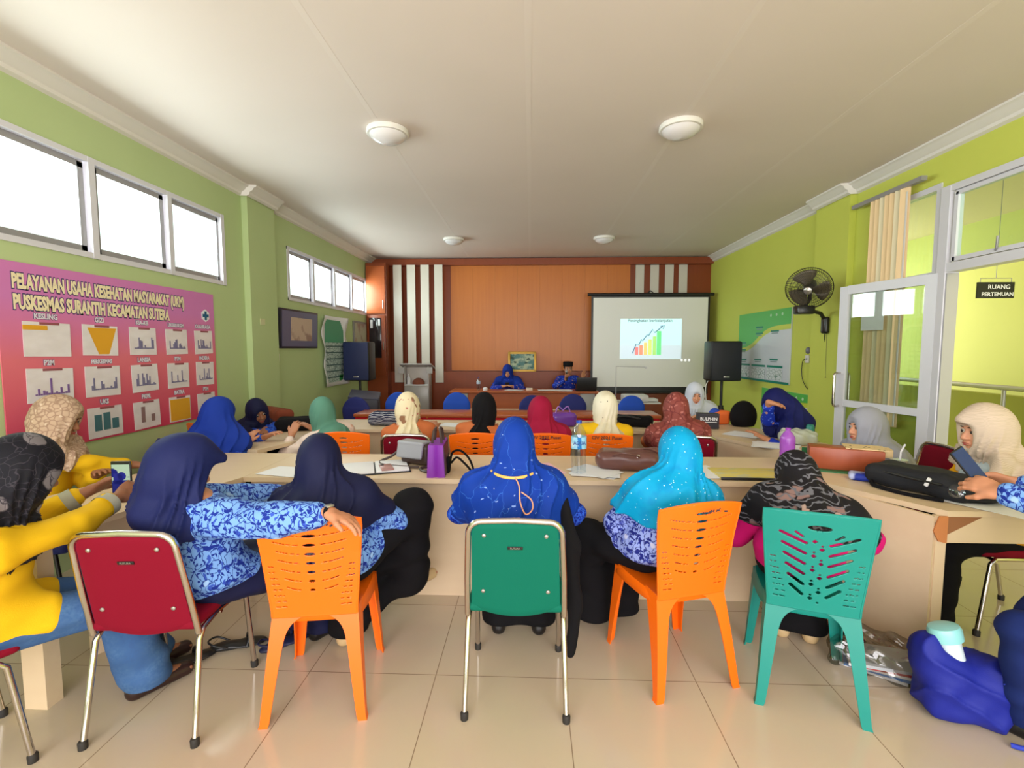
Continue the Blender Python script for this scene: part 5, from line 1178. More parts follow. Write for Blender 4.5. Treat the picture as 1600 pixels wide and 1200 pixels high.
# second row backs
row2 = [(-1.6, -1.80, 0.985, 'woman in a sage green headscarf and pale pink print leaning on the left desk wing', C['greens'], C['pinkw'], 38, (A3(-2.06, 3.98, 0.81), A3(-1.98, 4.2, 0.81)), 0.12, 0.15),
        (-1.0, -1.05, 1.03, 'woman from behind in a cream floral headscarf and rust shirt, second row', C['creamf'], C['orangeb'], 6, None, 0.24, 0.15),
        (-0.44, -0.395, 1.03, 'woman from behind in a black headscarf and rust shirt, second row', C['black'], C['orangeb'], 0, None, 0.24, 0.13),
        (0.12, 0.085, 1.0, 'woman from behind in a maroon headscarf, second row', C['maroon'], C['maroon'], -4, None, 0.2, 0.2),
        (0.62, 0.63, 1.045, 'woman from behind in a cream dotted headscarf and yellow shirt, second row', C['cream'], C['yellow'], 0, None, 0.26, 0.165),
        (1.26, 1.22, 1.035, 'woman from behind in a russet patterned headscarf and brown shirt, second row', C['brown'], C['orangeb'], -6, None, 0.16, 0.19)]
for hx_, hx2, hz, lb, sc_, sh_, yw, hn, cp, cw in row2:
    person(lb, (hx_, 3.92), yw, (hx2, 4.0, hz), (yw, 14), 'skin', sh_, C['black'], sc_, None, hands=hn or (A3(hx_ - 0.1, 4.4, 0.81), A3(hx_ + 0.1, 4.4, 0.81)), cape=cp, capew=cw, res=MID, face=False, hoodk=1.04)
# left side
person('woman in a navy headscarf resting her face on folded batik arms, left', (-2.85, 4.5), -75, (-2.62, 4.42, 0.935), (-128, 18, 14), 'skind', C['batik2'], C['black'], C['navyd'], None,
       hands=(A3(-2.46, 4.26, 0.80), A3(-2.44, 4.46, 0.83)), elbows=(A3(0.3, 0.8, -0.2), A3(0.5, -0.8, -0.2)), hd={0: A3(0.3, -0.8, -0.1), 1: A3(0.2, 0.8, 0.0)}, cape=0.14, capew=0.19, res=MID, hoodk=0.97)
person('woman in a royal blue headscarf seated at the left with her back turned', (-2.66, 3.7), -58, (-2.5, 3.68, 1.015), (-38, 22), 'skin', C['batik2'], C['black'], C['royal'], None,
       hands=(A3(-2.25, 3.9, 0.8), A3(-2.25, 3.62, 0.8)), cape=0.34, capew=0.25, res=MID, hoodk=1.05, hoodtail=[((-2.5, 3.66, 0.95), (-2.3, 3.6, 0.8), 0.11, 0.1)])
person('woman in a beige lace headscarf and yellow shirt sitting against the left wall banner', (-2.95, 2.65), -70, (-2.84, 2.72, 1.12), (-62, 20), 'skind', C['yellow'], C['black'], C['lace'], None,
       hands=(A3(-2.62, 2.72, 0.79), A3(-2.58, 2.95, 0.79)), cape=0.12, capew=0.18, res=MID, hoodk=1.08, cuff=None)
# presenters
person('woman presenter in a blue headscarf and deep blue batik looking down at her phone', (-0.44, 9.2), 180, (-0.44, 9.1, 1.1), (178, 24), 'skinl', C['batik4'], C['black'], C['royal'], C['shoeb'],
       hands=(A3(-0.36, 8.84, 0.84), A3(-0.5, 8.84, 0.84)), elbows=(A3(0.9, 0, -0.4), A3(-0.9, 0, -0.4)), cape=0.14, capew=0.19, res=FAR)
person('man presenter in a black cap and deep blue batik speaking into a microphone', (0.72, 9.2), 180, (0.72, 9.14, 1.15), (184, 4), 'skin', C['batik4'], C['black'], None, C['shoeb'],
       hands=(A3(0.98, 8.96, 1.0), A3(0.67, 8.93, 0.97)), elbows=(A3(0.9, 0, -0.9), A3(-0.9, 0, -0.6)), curl=(0.3, 1.3), hd={1: A3(0.2, -0.3, 0.8), 0: A3(0.1, -0.2, 0.9)}, res=FAR, skirt=False, cap=M['blackf'])
for (x, y, lb, rz) in [(-0.44, 9.28, 'dark chair under the woman presenter', 180), (0.72, 9.28, 'dark chair under the man presenter', 180), (2.0, 5.85, 'dark chair under the woman in the pale headscarf', 172), (-2.9, 2.62, 'dark chair under the woman in the lace headscarf', -70), (-2.74, 3.66, 'dark chair under the woman in the royal blue headscarf', -58), (2.46, 4.22, 'dark chair under the woman shading her face', 150), (2.42, 1.56, 'dark chair under the person at the right edge', 38)]:
    put(a1, (x, y, 0), rz, lb).scale = (1, 1, 0.76 if 'shading' in lb else 0.9)
# gold cord on the blue scarf
root, hj_, H, Nk, loc_, W_ = p4
ring = [tuple(Nk + A3(0.112 * math.cos(a), -0.004 + 0.122 * math.sin(a), 0.056 + 0.006 * math.cos(a * 2))) for a in np.linspace(0, 2 * PI, 28, endpoint=False)]
MB().tube(ring, 0.007, 8, closed=True).build('gold_band', mat('gold_cloth_band', (226, 184, 92), 0.5), hj_)
cl = [Nk + A3(0.012, -0.132, 0.052), Nk + A3(0.03, -0.165, 0.02), Nk + A3(0.035, -0.196, -0.04), Nk + A3(0.06, -0.212, -0.09), Nk + A3(0.09, -0.206, -0.07), Nk + A3(0.085, -0.195, -0.03), Nk + A3(0.04, -0.178, 0.0)]
MB().tube(smooth_path([tuple(q) for q in cl], 6), 0.003, 6).build('cord_loop', mat('peach_cord', (230, 160, 120), 0.6), hj_)
rt7, _, H7, N7, l7, W7 = p7
G = Field(N7 - 0.3, N7 + 0.25, 0.008).ell(N7 + A3(0, 0.06, -0.12), (0.165, 0.11, 0.13), k=0.02).ell(N7 + A3(0, 0.03, -0.03), (0.1, 0.1, 0.06), k=0.04); soft('grey_inner_top', G, C['greyshirt'], rt7)
# wristwatch on the arm over the chair
sh, el, wr, s_ = r2[5][1]; d = Vn(wr - el)
w_ = MB().tube([tuple(wr - d * 0.012), tuple(wr + d * 0.004)], 0.03, 18).build('watch_strap', M['blackf'], r2[0])
MB().box(tuple(wr - d * 0.004 + A3(0, 0, 0.03)), (0.03, 0.03, 0.008), bev=0.003).build('watch_face', M['silver'], w_)

# ------------------------------------------------------------------ things on the desks
def thing(name, label, cat, loc, rz=0): return T(name, label, cat, loc, rz)
def sheets(name, label, loc, rz, n_, size=(0.21, 0.297), m=None, jit=6, cat='papers', seed=1):
    r_ = random.Random(seed); t = thing(name, label, cat, loc, rz)
    for k in range(n_): MB().box((r_.uniform(-0.02, 0.02) if k else 0, r_.uniform(-0.02, 0.02) if k else 0, 0.0012 + 0.0018 * k), (size[0], size[1], 0.0012), rot=(0, 0, r_.uniform(-jit, jit) if k else 0)).build('sheet', m or M['paper'], t)
    return t
Z0 = DH + 0.0005
sheets('paper_sheet', 'white paper sheets on the desk left of the midnight headscarf', (-1.55, 2.93, Z0), 78, 2, seed=3)
t = thing('notebook', 'open white notebook with dark cover edge beside the grey handbag', 'notebook', (-1.02, 3.02, Z0), 20)
MB().box((0, 0, 0.004), (0.44, 0.31, 0.006), bev=0.001).build('cover', M['black'], t)
for s_ in (-1, 1): MB().box((s_ * 0.108, 0, 0.012), (0.205, 0.295, 0.01), bev=0.002).build('page', M['paper'], t)
t = thing('smartphone', 'phone with a rose-coloured back lying on the open notebook', 'phone', (-0.93, 2.98, Z0 + 0.0185), 25)
MB().box((0, 0, 0.004), (0.078, 0.155, 0.008), bev=0.003).build('body', mat('rose_phone', (176, 128, 124), 0.3), t)
MB().box((-0.02, 0.055, 0.0085), (0.022, 0.03, 0.002), bev=0.0008).build('camera_module', M['black'], t)
def ring3(n_, fn): return [fn(2 * PI * k / n_) for k in range(n_)]
brn = mat('dark_brown_leather', (62, 46, 42), 0.4); gry = mat('silver_grey_leather', (150, 152, 160), 0.45, bump=0.2)
t = thing('handbag', 'grey flap handbag with dark strap lying on the long near desk', 'handbag', (-0.78, 3.16, Z0), -24)
F_ = Field((-0.16, -0.1, 0), (0.16, 0.1, 0.2), 0.005).rbox((0.01, 0.01, 0.075), (0.115, 0.055, 0.072), 0.03, k=0.01); soft('body', F_, brn, t)
F_ = Field((-0.16, -0.12, 0), (0.16, 0.1, 0.2), 0.004).rbox((-0.01, -0.052, 0.105), (0.105, 0.012, 0.055), 0.012, np.array(Euler((R(-14), 0, 0)).to_matrix()), k=0.01).rbox((-0.01, 0.0, 0.152), (0.105, 0.05, 0.009), 0.008, k=0.015); soft('flap', F_, gry, t)
MB().tube(smooth_path([(-0.1, 0, 0.12), (-0.17, -0.04, 0.05), (-0.24, -0.08, 0.012), (-0.17, -0.15, 0.012), (-0.02, -0.14, 0.012), (0.1, -0.1, 0.012)], 6), 0.009, 8).tube(smooth_path([(0.11, 0, 0.12), (0.2, -0.03, 0.03), (0.13, -0.12, 0.012), (0.22, -0.16, 0.012), (0.3, -0.05, 0.05), (0.22, 0.0, 0.16)], 6), 0.009, 8).build('strap', brn, t)
vio = mat('violet_paper', (128, 40, 160), 0.45)
t = thing('gift_bag', 'purple paper bag with dark handles standing on the long near desk', 'bag', (-0.585, 2.95, Z0), 4)
vs = [(-0.055, -0.13, 0), (-0.02, -0.132, 0), (0, -0.122, 0), (0.02, -0.132, 0), (0.055, -0.13, 0), (0.055, 0.13, 0), (-0.055, 0.13, 0)]
vt = [(x * 0.82, y, 0.2) for x, y, z in vs]
MB().add(vs + vt, [(i, (i + 1) % 7, 7 + (i + 1) % 7, 7 + i) for i in range(7)] + [tuple(range(7)), tuple(range(7, 14))]).build('body', vio, t)
MB().box((0.052, 0, 0.1), (0.004, 0.24, 0.18), rot=(0, -3, 0)).build('dark_side', mat('plum_side', (66, 30, 62), 0.5), t)
for s_ in (-1, 1): MB().tube(smooth_path([(s_ * 0.03, -0.06, 0.19), (s_ * 0.02, -0.05, 0.27), (s_ * 0.012, 0.0, 0.285), (s_ * 0.02, 0.05, 0.27), (s_ * 0.03, 0.06, 0.19)], 6), 0.008, 8).build('handle', brn, t)
t = thing('bag_strap', 'black leather strap looping beside the purple paper bag', 'strap', (-0.44, 2.95, Z0))
MB().tube(smooth_path([(-0.08, 0.04, 0.012), (-0.06, 0.02, 0.12), (0.0, 0.0, 0.14), (0.06, -0.03, 0.09), (0.09, -0.06, 0.012), (0.03, -0.02, 0.06), (-0.03, 0.03, 0.09), (-0.07, 0.05, 0.05)], 7), 0.007, 8).build('strap', M['blackf'], t)
MB().box((-0.085, 0.0, 0.05), (0.03, 0.05, 0.1), bev=0.008).build('key_pouch', M['blackf'], t)
sheets('pink_paper', 'pale pink paper lying on the desk by the blue headscarf', (0.08, 3.05, Z0), 20, 1, m=mat('pink_paper', (236, 186, 200), 0.7))
def bottle(label, loc, r_, h_, m, cap, labelm=None, txt=None):
    t = thing('water_bottle', label, 'bottle', loc)
    pr = [(0.0, 0.002), (r_ * 0.8, 0.0), (r_, 0.012)]
    for k in range(1, 8): z = h_ * (0.05 + 0.4 * k / 8); pr += [(r_ * (0.95 if k % 2 else 1.0), z)]
    pr += [(r_, h_ * 0.48), (r_, h_ * 0.7), (r_ * 0.95, h_ * 0.76), (r_ * 0.6, h_ * 0.87), (r_ * 0.32, h_ * 0.92), (r_ * 0.3, h_ * 0.96)]
    b_ = MB().lathe(pr, n=32).build('bottle_body', m, t)
    MB().lathe([(r_ * 0.36, h_ * 0.945), (r_ * 0.36, h_ * 0.995), (0, h_)], n=24).build('bottle_cap', cap, t)
    if labelm:
        l_ = MB().lathe([(r_ * 1.015, h_ * 0.48), (r_ * 1.02, h_ * 0.58), (r_ * 1.015, h_ * 0.7)], n=32).build('label_band', labelm, t)
        if txt: text('label_lettering', txt, h_ * 0.085, mat('label_blue', (24, 70, 150), 0.5), l_, (0, -r_ * 1.045, h_ * 0.57), (90, 0, 0), 0.0008, 0.9, align='CENTER')
    return t
lab = pat('blue_wave_label', (150, 206, 232), [('wave', 5, 0.35, 0.1, (30, 120, 190), (1, 1, 2)), ('noise', 12, 0.4, 0.05, (225, 240, 246), (1, 1, 1))], 0.4)
bluecap = mat('blue_cap', (30, 70, 170), 0.4)
bottle('large clear water bottle with a blue wave label on the long near desk', (0.305, 2.96, Z0), 0.048, 0.34, M['clear'], bluecap, lab, 'AQUA')
sheets('paper_pile', 'untidy white papers around the large water bottle', (0.42, 2.98, Z0), 62, 5, jit=22, seed=5)
lth = mat('brown_leather', (104, 66, 60), 0.35, bump=0.25, bscale=60)
t = thing('leather_bag', 'slouching brown leather bag with thin straps on the long near desk', 'handbag', (0.66, 3.1, Z0), -8)
F_ = Field((-0.28, -0.2, -0.01), (0.28, 0.2, 0.2), 0.006).rbox((-0.02, 0, 0.06), (0.2, 0.11, 0.06), 0.05, k=0.02).cone((-0.18, -0.02, 0.045), (0.16, 0.02, 0.11), 0.04, 0.03, k=0.04).ell((0.18, 0.02, 0.05), (0.09, 0.1, 0.05), k=0.04)
F_.disp(lambda X, Y, Z: 0.004 * np.sin(30 * X + 20 * Y) * np.sin(40 * Z + 9 * X)).plane((0, 0, 0.001), (0, 0, -1)); soft('body', F_, lth, t)
MB().tube(smooth_path([(-0.12, -0.1, 0.1), (-0.05, -0.14, 0.13), (0.03, -0.12, 0.11), (0.05, -0.09, 0.09)], 6), 0.006, 8).build('strap', lth, t)
MB().lathe([(0.012, 0), (0.012, 0.006), (0.008, 0.008)], c=(0.04, -0.09, 0.1), rot=(60, 0, 0), n=14).build('strap_ring', M['silver'], t)
MB().tube(smooth_path([(0.05, 0.02, 0.125), (0.12, -0.03, 0.14), (0.2, -0.02, 0.1)], 6), 0.006, 8).build('strap', lth, t)
sheets('paper_pile', 'thin stack of white papers right of the cyan headscarf', (1.08, 3.02, Z0), 8, 4, seed=8)
t = thing('folder', 'yellow printed folder with a black spine at the desk edge', 'folder', (1.36, 2.96, Z0), -2)
MB().box((0, 0, 0.008), (0.42, 0.24, 0.014), bev=0.002).build('cover', pat('yellow_folder_print', (214, 196, 110), [('noise', 8, 0.42, 0.05, (196, 190, 150), (1, 3, 1))], 0.5), t)
MB().box((0, -0.125, 0.008), (0.42, 0.012, 0.018), bev=0.003).build('spine', M['black'], t)
bottle('purple plastic water bottle standing near the desk corner', (1.72, 3.2, Z0), 0.046, 0.26, mat('purple_plastic', (164, 84, 196), 0.2, spec=0.6, alpha=0.85), mat('purple_cap', (150, 60, 180), 0.4))
t = thing('wooden_box', 'brown box with a cream spotted flap on a green tray, before the grey headscarf', 'box', (2.06, 3.14, Z0), -24)
MB().box((0, 0, 0.004), (0.46, 0.3, 0.008)).box((0, 0.148, 0.05), (0.46, 0.006, 0.09)).build('green_tray', mat('green_card', (38, 112, 66), 0.5), t)
MB().box((-0.01, -0.03, 0.078), (0.4, 0.14, 0.14), bev=0.006).build('body', wood_mat('copper_wood', (176, 88, 54), (150, 70, 42)), t)
MB().box((0.1, 0.0, 0.152), (0.22, 0.16, 0.006)).box((0.21, 0.05, 0.12), (0.08, 0.1, 0.05)).build('spotted_flap', pat('cream_spots', (226, 200, 150), [('dot', 28, 0.2, 0.03, (60, 40, 30), (1, 1, 1))], 0.7), t)
t = thing('drink_cup', 'clear plastic cup with a white straw behind the black backpack', 'cup', (2.28, 2.98, Z0))
MB().lathe([(0.0, 0.002), (0.032, 0.0), (0.045, 0.1), (0.047, 0.102)], n=28).build('cup', pat('frosted_cup', (214, 206, 196), [('noise', 8, 0.45, 0.1, (196, 186, 176), (1, 1, 1))], 0.2, spec=0.6), t)
MB().lathe([(0.048, 0.1), (0.048, 0.106), (0.012, 0.11), (0, 0.11)], n=28).build('lid', M['clear'], t)
MB().tube([(0, 0, 0.02), (0.01, 0, 0.15), (0.025, -0.01, 0.2)], 0.005).build('straw', M['paper'], t)
t = thing('pouch', 'small blue and white pouch between the box and the backpack', 'pouch', (2.02, 2.86, Z0), -30)
F_ = Field((-0.12, -0.08, 0), (0.12, 0.08, 0.08), 0.005).rbox((0, 0, 0.022), (0.1, 0.05, 0.022), 0.02, k=0.01); soft('body', F_, pat('blue_pouch', (34, 52, 150), [('noise', 7, 0.42, 0.03, (180, 190, 226), (1, 1, 1))], 0.5), t)
t = thing('backpack', 'black backpack lying on the splayed right desk with a strap over the edge', 'backpack', (2.2, 2.66, Z0), -62)
F_ = Field((-0.34, -0.22, -0.01), (0.34, 0.22, 0.2), 0.007).rbox((-0.02, 0, 0.06), (0.24, 0.14, 0.058), 0.045, k=0.02).ell((0.2, 0.02, 0.05), (0.12, 0.12, 0.05), k=0.05).cone((-0.2, -0.08, 0.06), (0.1, -0.1, 0.1), 0.04, 0.035, k=0.04)
F_.disp(lambda X, Y, Z: 0.005 * np.sin(26 * X + 18 * Y) * np.sin(35 * Z + 12 * Y)).plane((0, 0, 0.001), (0, 0, -1)); soft('body', F_, mat('black_nylon', (30, 31, 36), 0.7, spec=0.3, bump=0.3), t)
MB().tube(smooth_path([(-0.2, -0.12, 0.09), (-0.05, -0.155, 0.09), (0.12, -0.15, 0.085)], 6), 0.006).build('zip', M['black'], t)
MB().box((0.06, -0.15, 0.085), (0.018, 0.012, 0.05), rot=(0, 20, 0), bev=0.004).build('white_clip', M['paper'], t)
MB().lathe([(0, 0), (0.03, 0.006), (0.034, 0.03), (0.02, 0.04), (0, 0.042)], c=(0.18, -0.13, 0.06), rot=(70, 0, 0), n=16).build('side_bottle_top', M['clear'], t)
sp_ = MB(); path = smooth_path([(-0.22, -0.1, 0.03), (-0.19, -0.17, 0.015), (-0.12, -0.2, 0.012), (0.0, -0.205, 0.01), (0.14, -0.17, 0.012)], 8)
sp_.tube(path, 0.011, 8).build('strap', M['blackf'], t)
t = sheets('magazine', 'large white sheets and magazine hanging over the right desk end', (2.36, 2.4, Z0), 28, 3, size=(0.3, 0.42), jit=4, seed=2)
t = thing('smartphone', 'dark blue phone held up in both hands at the right edge', 'phone', (1.83, 2.02, 1.06), rz=0); t.rotation_euler = (R(62), R(-22), R(20))
MB().box((0, 0, 0), (0.075, 0.155, 0.009), bev=0.003).build('body', M['black'], t); MB().box((0, 0, 0.005), (0.068, 0.146, 0.001)).build('screen', mat('dim_blue_screen', (30, 48, 96), 0.15), t)
t = thing('smartphone', 'phone held by the woman in yellow, its screen showing blue figures', 'phone', (-1.87, 2.06, 0.955), rz=0); t.rotation_euler = (R(90), 0, R(6))
MB().box((0, 0, 0), (0.088, 0.162, 0.009), bev=0.004).build('body', M['black'], t)
MB().box((0, -0.004, 0.0052), (0.078, 0.14, 0.001)).build('screen', pat('photo_screen', (176, 206, 186), [('dot', 22, 0.42, 0.03, (24, 34, 130), (1, 1, 1))], 0.2), t)
MB().lathe([(0.0, 0), (0.019, 0), (0.019, 0.0008), (0, 0.0008)], c=(0.004, 0.012, 0.0058), n=20).box((0, -0.04, 0.0062), (0.074, 0.066, 0.0008)).box((-0.012, 0.0, 0.0062), (0.04, 0.05, 0.0008)).build('screen_figures', mat('screen_blue', (30, 44, 150), 0.2), t)

# second row desk
blk = M['blackf']
def lump(name, label, cat, loc, rz, hs, m, rad=0.03, extra=None, nm='body'):
    t = thing(name, label, cat, loc, rz); F_ = Field((-hs[0] - 0.03, -hs[1] - 0.03, -0.01), (hs[0] + 0.03, hs[1] + 0.03, hs[2] * 2 + 0.03), 0.008).rbox((0, 0, hs[2]), hs, rad, k=0.01)
    F_.disp(lambda X, Y, Z: 0.005 * np.sin(22 * X + 17 * Y + 1) * np.sin(30 * Z + 9 * X)); F_.plane((0, 0, 0.001), (0, 0, -1)); soft(nm, F_, m, t); return t
t = lump('duffel_bag', 'navy cloth bag with pale stripes on the second desk left', 'bag', (-1.42, 4.78, Z0), -6, (0.24, 0.1, 0.07), pat('navy_striped_cloth', (26, 34, 66), [('wavez', 13, 0.12, 0.03, (210, 210, 216), (1, 1, 1.6))], 0.8), 0.06)
MB().tube(smooth_path([(0.15, -0.1, 0.05), (0.24, -0.2, 0.03), (0.2, -0.29, -0.02)], 6), 0.012).build('strap', mat('navy_strap', (30, 40, 70), 0.8), t)
t = lump('shoulder_bag', 'black bag lying on the left desk wing of the second row', 'bag', (-2.2, 4.5, Z0), 20, (0.26, 0.13, 0.06), blk, 0.05)
sheets('paper_sheet', 'white paper on the second desk between cream floral and black headscarves', (-0.78, 4.8, Z0), 70, 2, seed=11)
t = lump('shopping_bag', 'shiny purple bag on the second desk beside the maroon headscarf', 'bag', (0.33, 4.78, Z0), 10, (0.13, 0.08, 0.07), mat('glossy_purple', (112, 60, 170), 0.25), 0.04)
for s_ in (-1, 1): MB().tube(smooth_path([(s_ * 0.08, 0, 0.12), (s_ * 0.05, 0, 0.2), (0, 0, 0.16)], 6), 0.006).build('handle', mat('lilac_ribbon', (160, 110, 206), 0.3), t)
t = lump('shoulder_bag', 'black leather bag on the second desk beside the cream dotted headscarf', 'bag', (1.0, 4.82, Z0), -14, (0.24, 0.1, 0.055), blk, 0.05)
MB().tube(smooth_path([(-0.2, -0.05, 0.09), (0.0, -0.1, 0.11), (0.18, -0.07, 0.07)], 6), 0.01).build('strap', M['black'], t)
t = thing('donation_box', 'charcoal fabric case with white lettering on the right desk wing', 'case', (1.75, 4.72, Z0), -8)
MB().box((0, 0, 0.07), (0.2, 0.12, 0.14), bev=0.01).build('body', mat('charcoal_case', (52, 50, 58), 0.7), t)
MB().box((0, 0, 0.142), (0.205, 0.125, 0.012), bev=0.004).build('lid', mat('charcoal_lid', (64, 62, 72), 0.7), t)
text('lettering', 'BULPHIN', 0.042, M['paper'], t, (0, -0.062, 0.085), (90, 0, 0), 0.0012, 0.95, align='CENTER')
MB().box((0, -0.0615, 0.068), (0.15, 0.002, 0.006)).build('text_line', M['paper'], t)
t = lump('cloth_pouch', 'small orange and blue pouch behind the charcoal case', 'pouch', (1.98, 4.98, Z0), 0, (0.09, 0.05, 0.07), mat('orange_cloth', (236, 110, 40), 0.6), 0.03)
F_ = Field((-0.14, -0.06, 0), (0.06, 0.06, 0.18), 0.008).ell((-0.06, 0, 0.1), (0.06, 0.045, 0.07)); soft('blue_flap', F_, mat('blue_cloth', (30, 70, 180), 0.7), t)
t = thing('round_bag', 'black rounded cloth bag behind the charcoal case', 'bag', (2.16, 4.86, Z0)); F_ = Field((-0.17, -0.13, 0), (0.17, 0.13, 0.3), 0.01).ell((0, 0, 0.1), (0.13, 0.1, 0.16), k=0.02).plane((0, 0, 0.002), (0, 0, -1)); soft('body', F_, blk, t)
sheets('paper_pile', 'spread white papers on the right wing before the navy-scarfed woman', (1.95, 4.35, Z0), 40, 5, jit=18, seed=21)
sheets('paper_pile', 'grey-white papers at the near end of the second right wing', (1.97, 3.86, Z0), 62, 4, jit=10, seed=22, size=(0.24, 0.32))
t = thing('plastic_bag', 'crumpled clear plastic bag with a teal item on the second right wing', 'bag', (2.2, 3.95, Z0))
F_ = Field((-0.17, -0.13, 0), (0.17, 0.13, 0.2), 0.007).rbox((0, 0, 0.06), (0.13, 0.09, 0.06), 0.05, k=0.02); F_.disp(lambda X, Y, Z: 0.01 * np.sin(60 * X + 30 * Z) * np.sin(50 * Y + 42 * Z)).plane((0, 0, 0.002), (0, 0, -1))
soft('film', F_, mat('milky_plastic', (206, 212, 196), 0.25, spec=0.6, alpha=0.8), t)
MB().lathe([(0.03, 0.03), (0.03, 0.15), (0.02, 0.165), (0, 0.165)], c=(0.1, 0, 0), n=18).build('teal_tube', mat('teal_tube', (20, 120, 110), 0.4), t)
# presenter table things
bottle('small clear water bottle at the left end of the presenter table', (-0.95, 8.6, 0.7835), 0.035, 0.24, M['clear'], bluecap, mat('white_label', (190, 206, 226), 0.5))
sheets('paper_pile', 'papers in front of the woman presenter', (-0.3, 8.6, 0.7835), 80, 4, jit=20, seed=31)
sheets('paper_pile', 'long spread of papers in front of the man presenter', (0.45, 8.6, 0.7835), 85, 5, jit=14, seed=32, size=(0.24, 0.6))
tag(MB().box((0, 0, 0.025), (0.12, 0.08, 0.05), bev=0.01).build('tissue_pack', mat('cream_pack', (228, 206, 190), 0.6), None, (-0.02, 8.55, 0.7835)), 'small cream tissue pack on the presenter table', 'tissue pack')
tag(MB().lathe([(0, 0), (0.04, 0), (0.045, 0.04), (0.03, 0.055), (0, 0.06)], n=20).build('food_box', M['paper'], None, (-0.82, 8.55, 0.7835)), 'small white lump of wrapped food beside the little water bottle', 'food')
t = thing('microphone', 'black microphone held by the man presenter', 'microphone', (0.68, 8.93, 1.03)); t.rotation_euler = (R(-35), 0, 0)
MB().tube([(0, 0, -0.1), (0, 0, 0.07)], [0.012, 0.017], 12).build('handle', M['black'], t); MB().lathe([(0.015, 0.07), (0.024, 0.09), (0.022, 0.115), (0, 0.128)], n=18).build('head_grille', M['alug'], t)
t = thing('smartphone', 'dark phone in the hands of the woman presenter', 'phone', (-0.43, 8.78, 0.87)); t.rotation_euler = (R(40), 0, R(180)); MB().box((0, 0, 0), (0.075, 0.15, 0.01), bev=0.003).build('body', M['black'], t)

# ------------------------------------------------------------------ on the floor
t = thing('cloth_bag', 'bright blue cloth bag stuffed full on the floor at the right', 'bag', (1.8, 1.97, 0), -14); t.scale = (0.9, 0.9, 0.95)
F_ = Field((-0.26, -0.2, -0.01), (0.26, 0.2, 0.42), 0.009).rbox((0.02, 0, 0.13), (0.17, 0.11, 0.13), 0.07, k=0.03).ell((0.1, 0.02, 0.18), (0.12, 0.1, 0.11), k=0.04).ell((-0.09, 0, 0.22), (0.09, 0.09, 0.1), k=0.05).cone((-0.12, 0, 0.3), (-0.06, 0, 0.2), 0.07, 0.1, k=0.04)
F_.ell((-0.06, -0.01, 0.36), (0.05, 0.05, 0.06), k=0.02, op='-')
F_.disp(lambda X, Y, Z: -0.018 * (1 - np.abs(np.sin(13 * X + 11 * Z + 2 * np.sin(14 * Y + 9 * Z)))) ** 2 + 0.004 + 0.004 * np.sin(40 * X - 30 * Z)).plane((0, 0, 0.002), (0, 0, -1)); soft('body', F_, mat('blue_bag_cloth', (8, 26, 138), 0.7, bump=0.3), t)
MB().tube(smooth_path([(0.12, -0.1, 0.24), (0.2, -0.16, 0.12), (0.17, -0.18, 0.03), (0.12, -0.16, 0.012)], 6), 0.01).build('handle', mat('blue_bag_handle', (40, 60, 180), 0.7), t)
t = thing('drinking_flask', 'white flask with a pale teal lid poking out of the blue bag', 'flask', (1.77, 1.97, 0.26)); t.rotation_euler = (R(-8), R(-12), 0)
MB().lathe([(0, -0.1), (0.045, -0.1), (0.045, 0.07), (0.05, 0.075)], n=28).build('bottle_body', mat('frosted_white', (206, 222, 226), 0.3), t)
MB().lathe([(0.052, 0.07), (0.054, 0.11), (0.048, 0.125), (0.03, 0.13), (0, 0.13)], n=28, sx=1.15).build('lid', mat('pale_teal_lid', (140, 206, 206), 0.3), t)
t = thing('plastic_bag', 'clear plastic bag of papers and books on the floor by the right desk', 'bag', (1.68, 2.28, 0), -35)
for k in range(5): MB().box((0.01 * k, -0.01 * k, 0.01 + 0.016 * k), (0.26, 0.19, 0.014), rot=(0, 0, 5 * k)).build('booklet', [M['paper'], mat('blue_booklet', (90, 130, 190), 0.6), M['paper'], mat('red_booklet', (170, 60, 60), 0.6), mat('grey_booklet', (180, 184, 190), 0.6)][k], t)
F_ = Field((-0.24, -0.16, -0.01), (0.24, 0.18, 0.26), 0.008).rbox((0.0, 0, 0.07), (0.18, 0.13, 0.07), 0.04, k=0.02).cone((-0.12, 0.05, 0.1), (-0.16, 0.06, 0.2), 0.06, 0.02, k=0.05); F_.disp(lambda X, Y, Z: 0.01 * np.sin(50 * X + 30 * Z) * np.sin(45 * Y + 40 * Z)).plane((0, 0, 0.002), (0, 0, -1))
soft('film', F_, glass_mat('thin_clear_film', (216, 214, 210), 0.12), t)
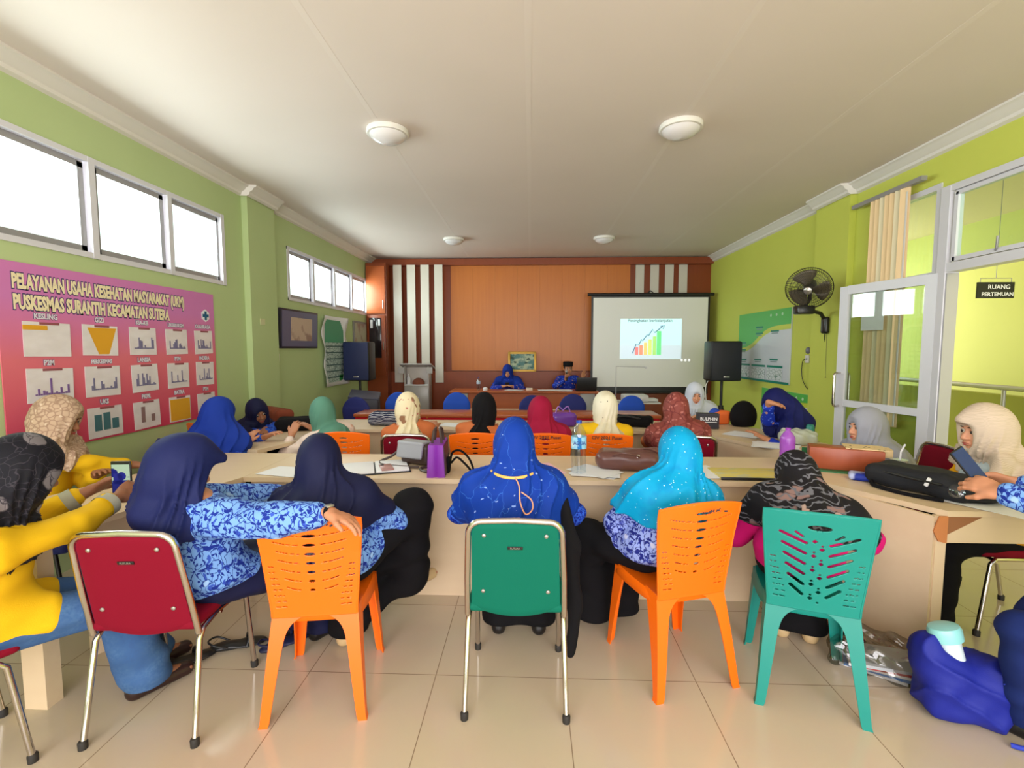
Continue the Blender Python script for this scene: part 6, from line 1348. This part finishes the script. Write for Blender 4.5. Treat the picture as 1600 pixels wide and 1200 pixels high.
tag(MB().tube(smooth_path([(1.5, 2.62, 0.02), (1.58, 2.6, 0.05), (1.66, 2.52, 0.04), (1.74, 2.42, 0.02)], 6), 0.018).build('folded_umbrella', mat('brown_umbrella', (118, 72, 54), 0.6)), 'brown folded umbrella lying along the foot of the right desk panel', 'umbrella')
def sandal(label, loc, rz, m):
    t = thing('sandal', label, 'sandal', loc, rz); G = Field((-0.07, -0.15, 0), (0.07, 0.16, 0.08), 0.006).ell((0, 0.05, 0.014), (0.045, 0.09, 0.014), k=0.02).ell((0, -0.07, 0.016), (0.035, 0.06, 0.016), k=0.03); soft('sole', G, m, t)
    MB().tube(smooth_path([(-0.042, 0.04, 0.015), (-0.03, 0.045, 0.05), (0.02, 0.06, 0.052), (0.042, 0.05, 0.015)], 6), 0.008).build('toe_strap', m, t)
    MB().tube(smooth_path([(-0.034, -0.04, 0.02), (-0.04, -0.1, 0.05), (0, -0.13, 0.055), (0.04, -0.1, 0.05), (0.034, -0.04, 0.02)], 6), 0.005).build('heel_strap', m, t); return t
sandal('black sandal on the floor below the crimson chair, nearer one', (-1.7, 2.16, 0), -50, M['black']); sandal('black sandal on the floor below the crimson chair, farther one', (-1.52, 2.3, 0), -68, M['black'])
sandal('navy sandal on the floor left of the orange chair legs', (-1.28, 2.33, 0), -45, mat('navy_sandal', (30, 34, 70), 0.5))
# black garment hanging beside the green chair
t = thing('black_cardigan', 'long black cardigan hanging down the right side of the green chair', 'cardigan', (0.2, 2.13, 0))
G = Field((-0.12, -0.15, 0.1), (0.16, 0.2, 0.95), 0.008).cone((-0.05, 0.12, 0.84), (-0.01, 0.05, 0.62), 0.03, 0.042, k=0.04).cone((-0.01, 0.05, 0.62), (0.01, 0.0, 0.36), 0.042, 0.036, k=0.04).cone((0.01, 0, 0.4), (-0.01, -0.03, 0.15), 0.034, 0.028, k=0.03)
G.disp(lambda X, Y, Z: 0.008 * (1 - np.abs(np.sin(30 * X + 22 * Y + 4 * Z)))); soft('fabric', G, blk, t)
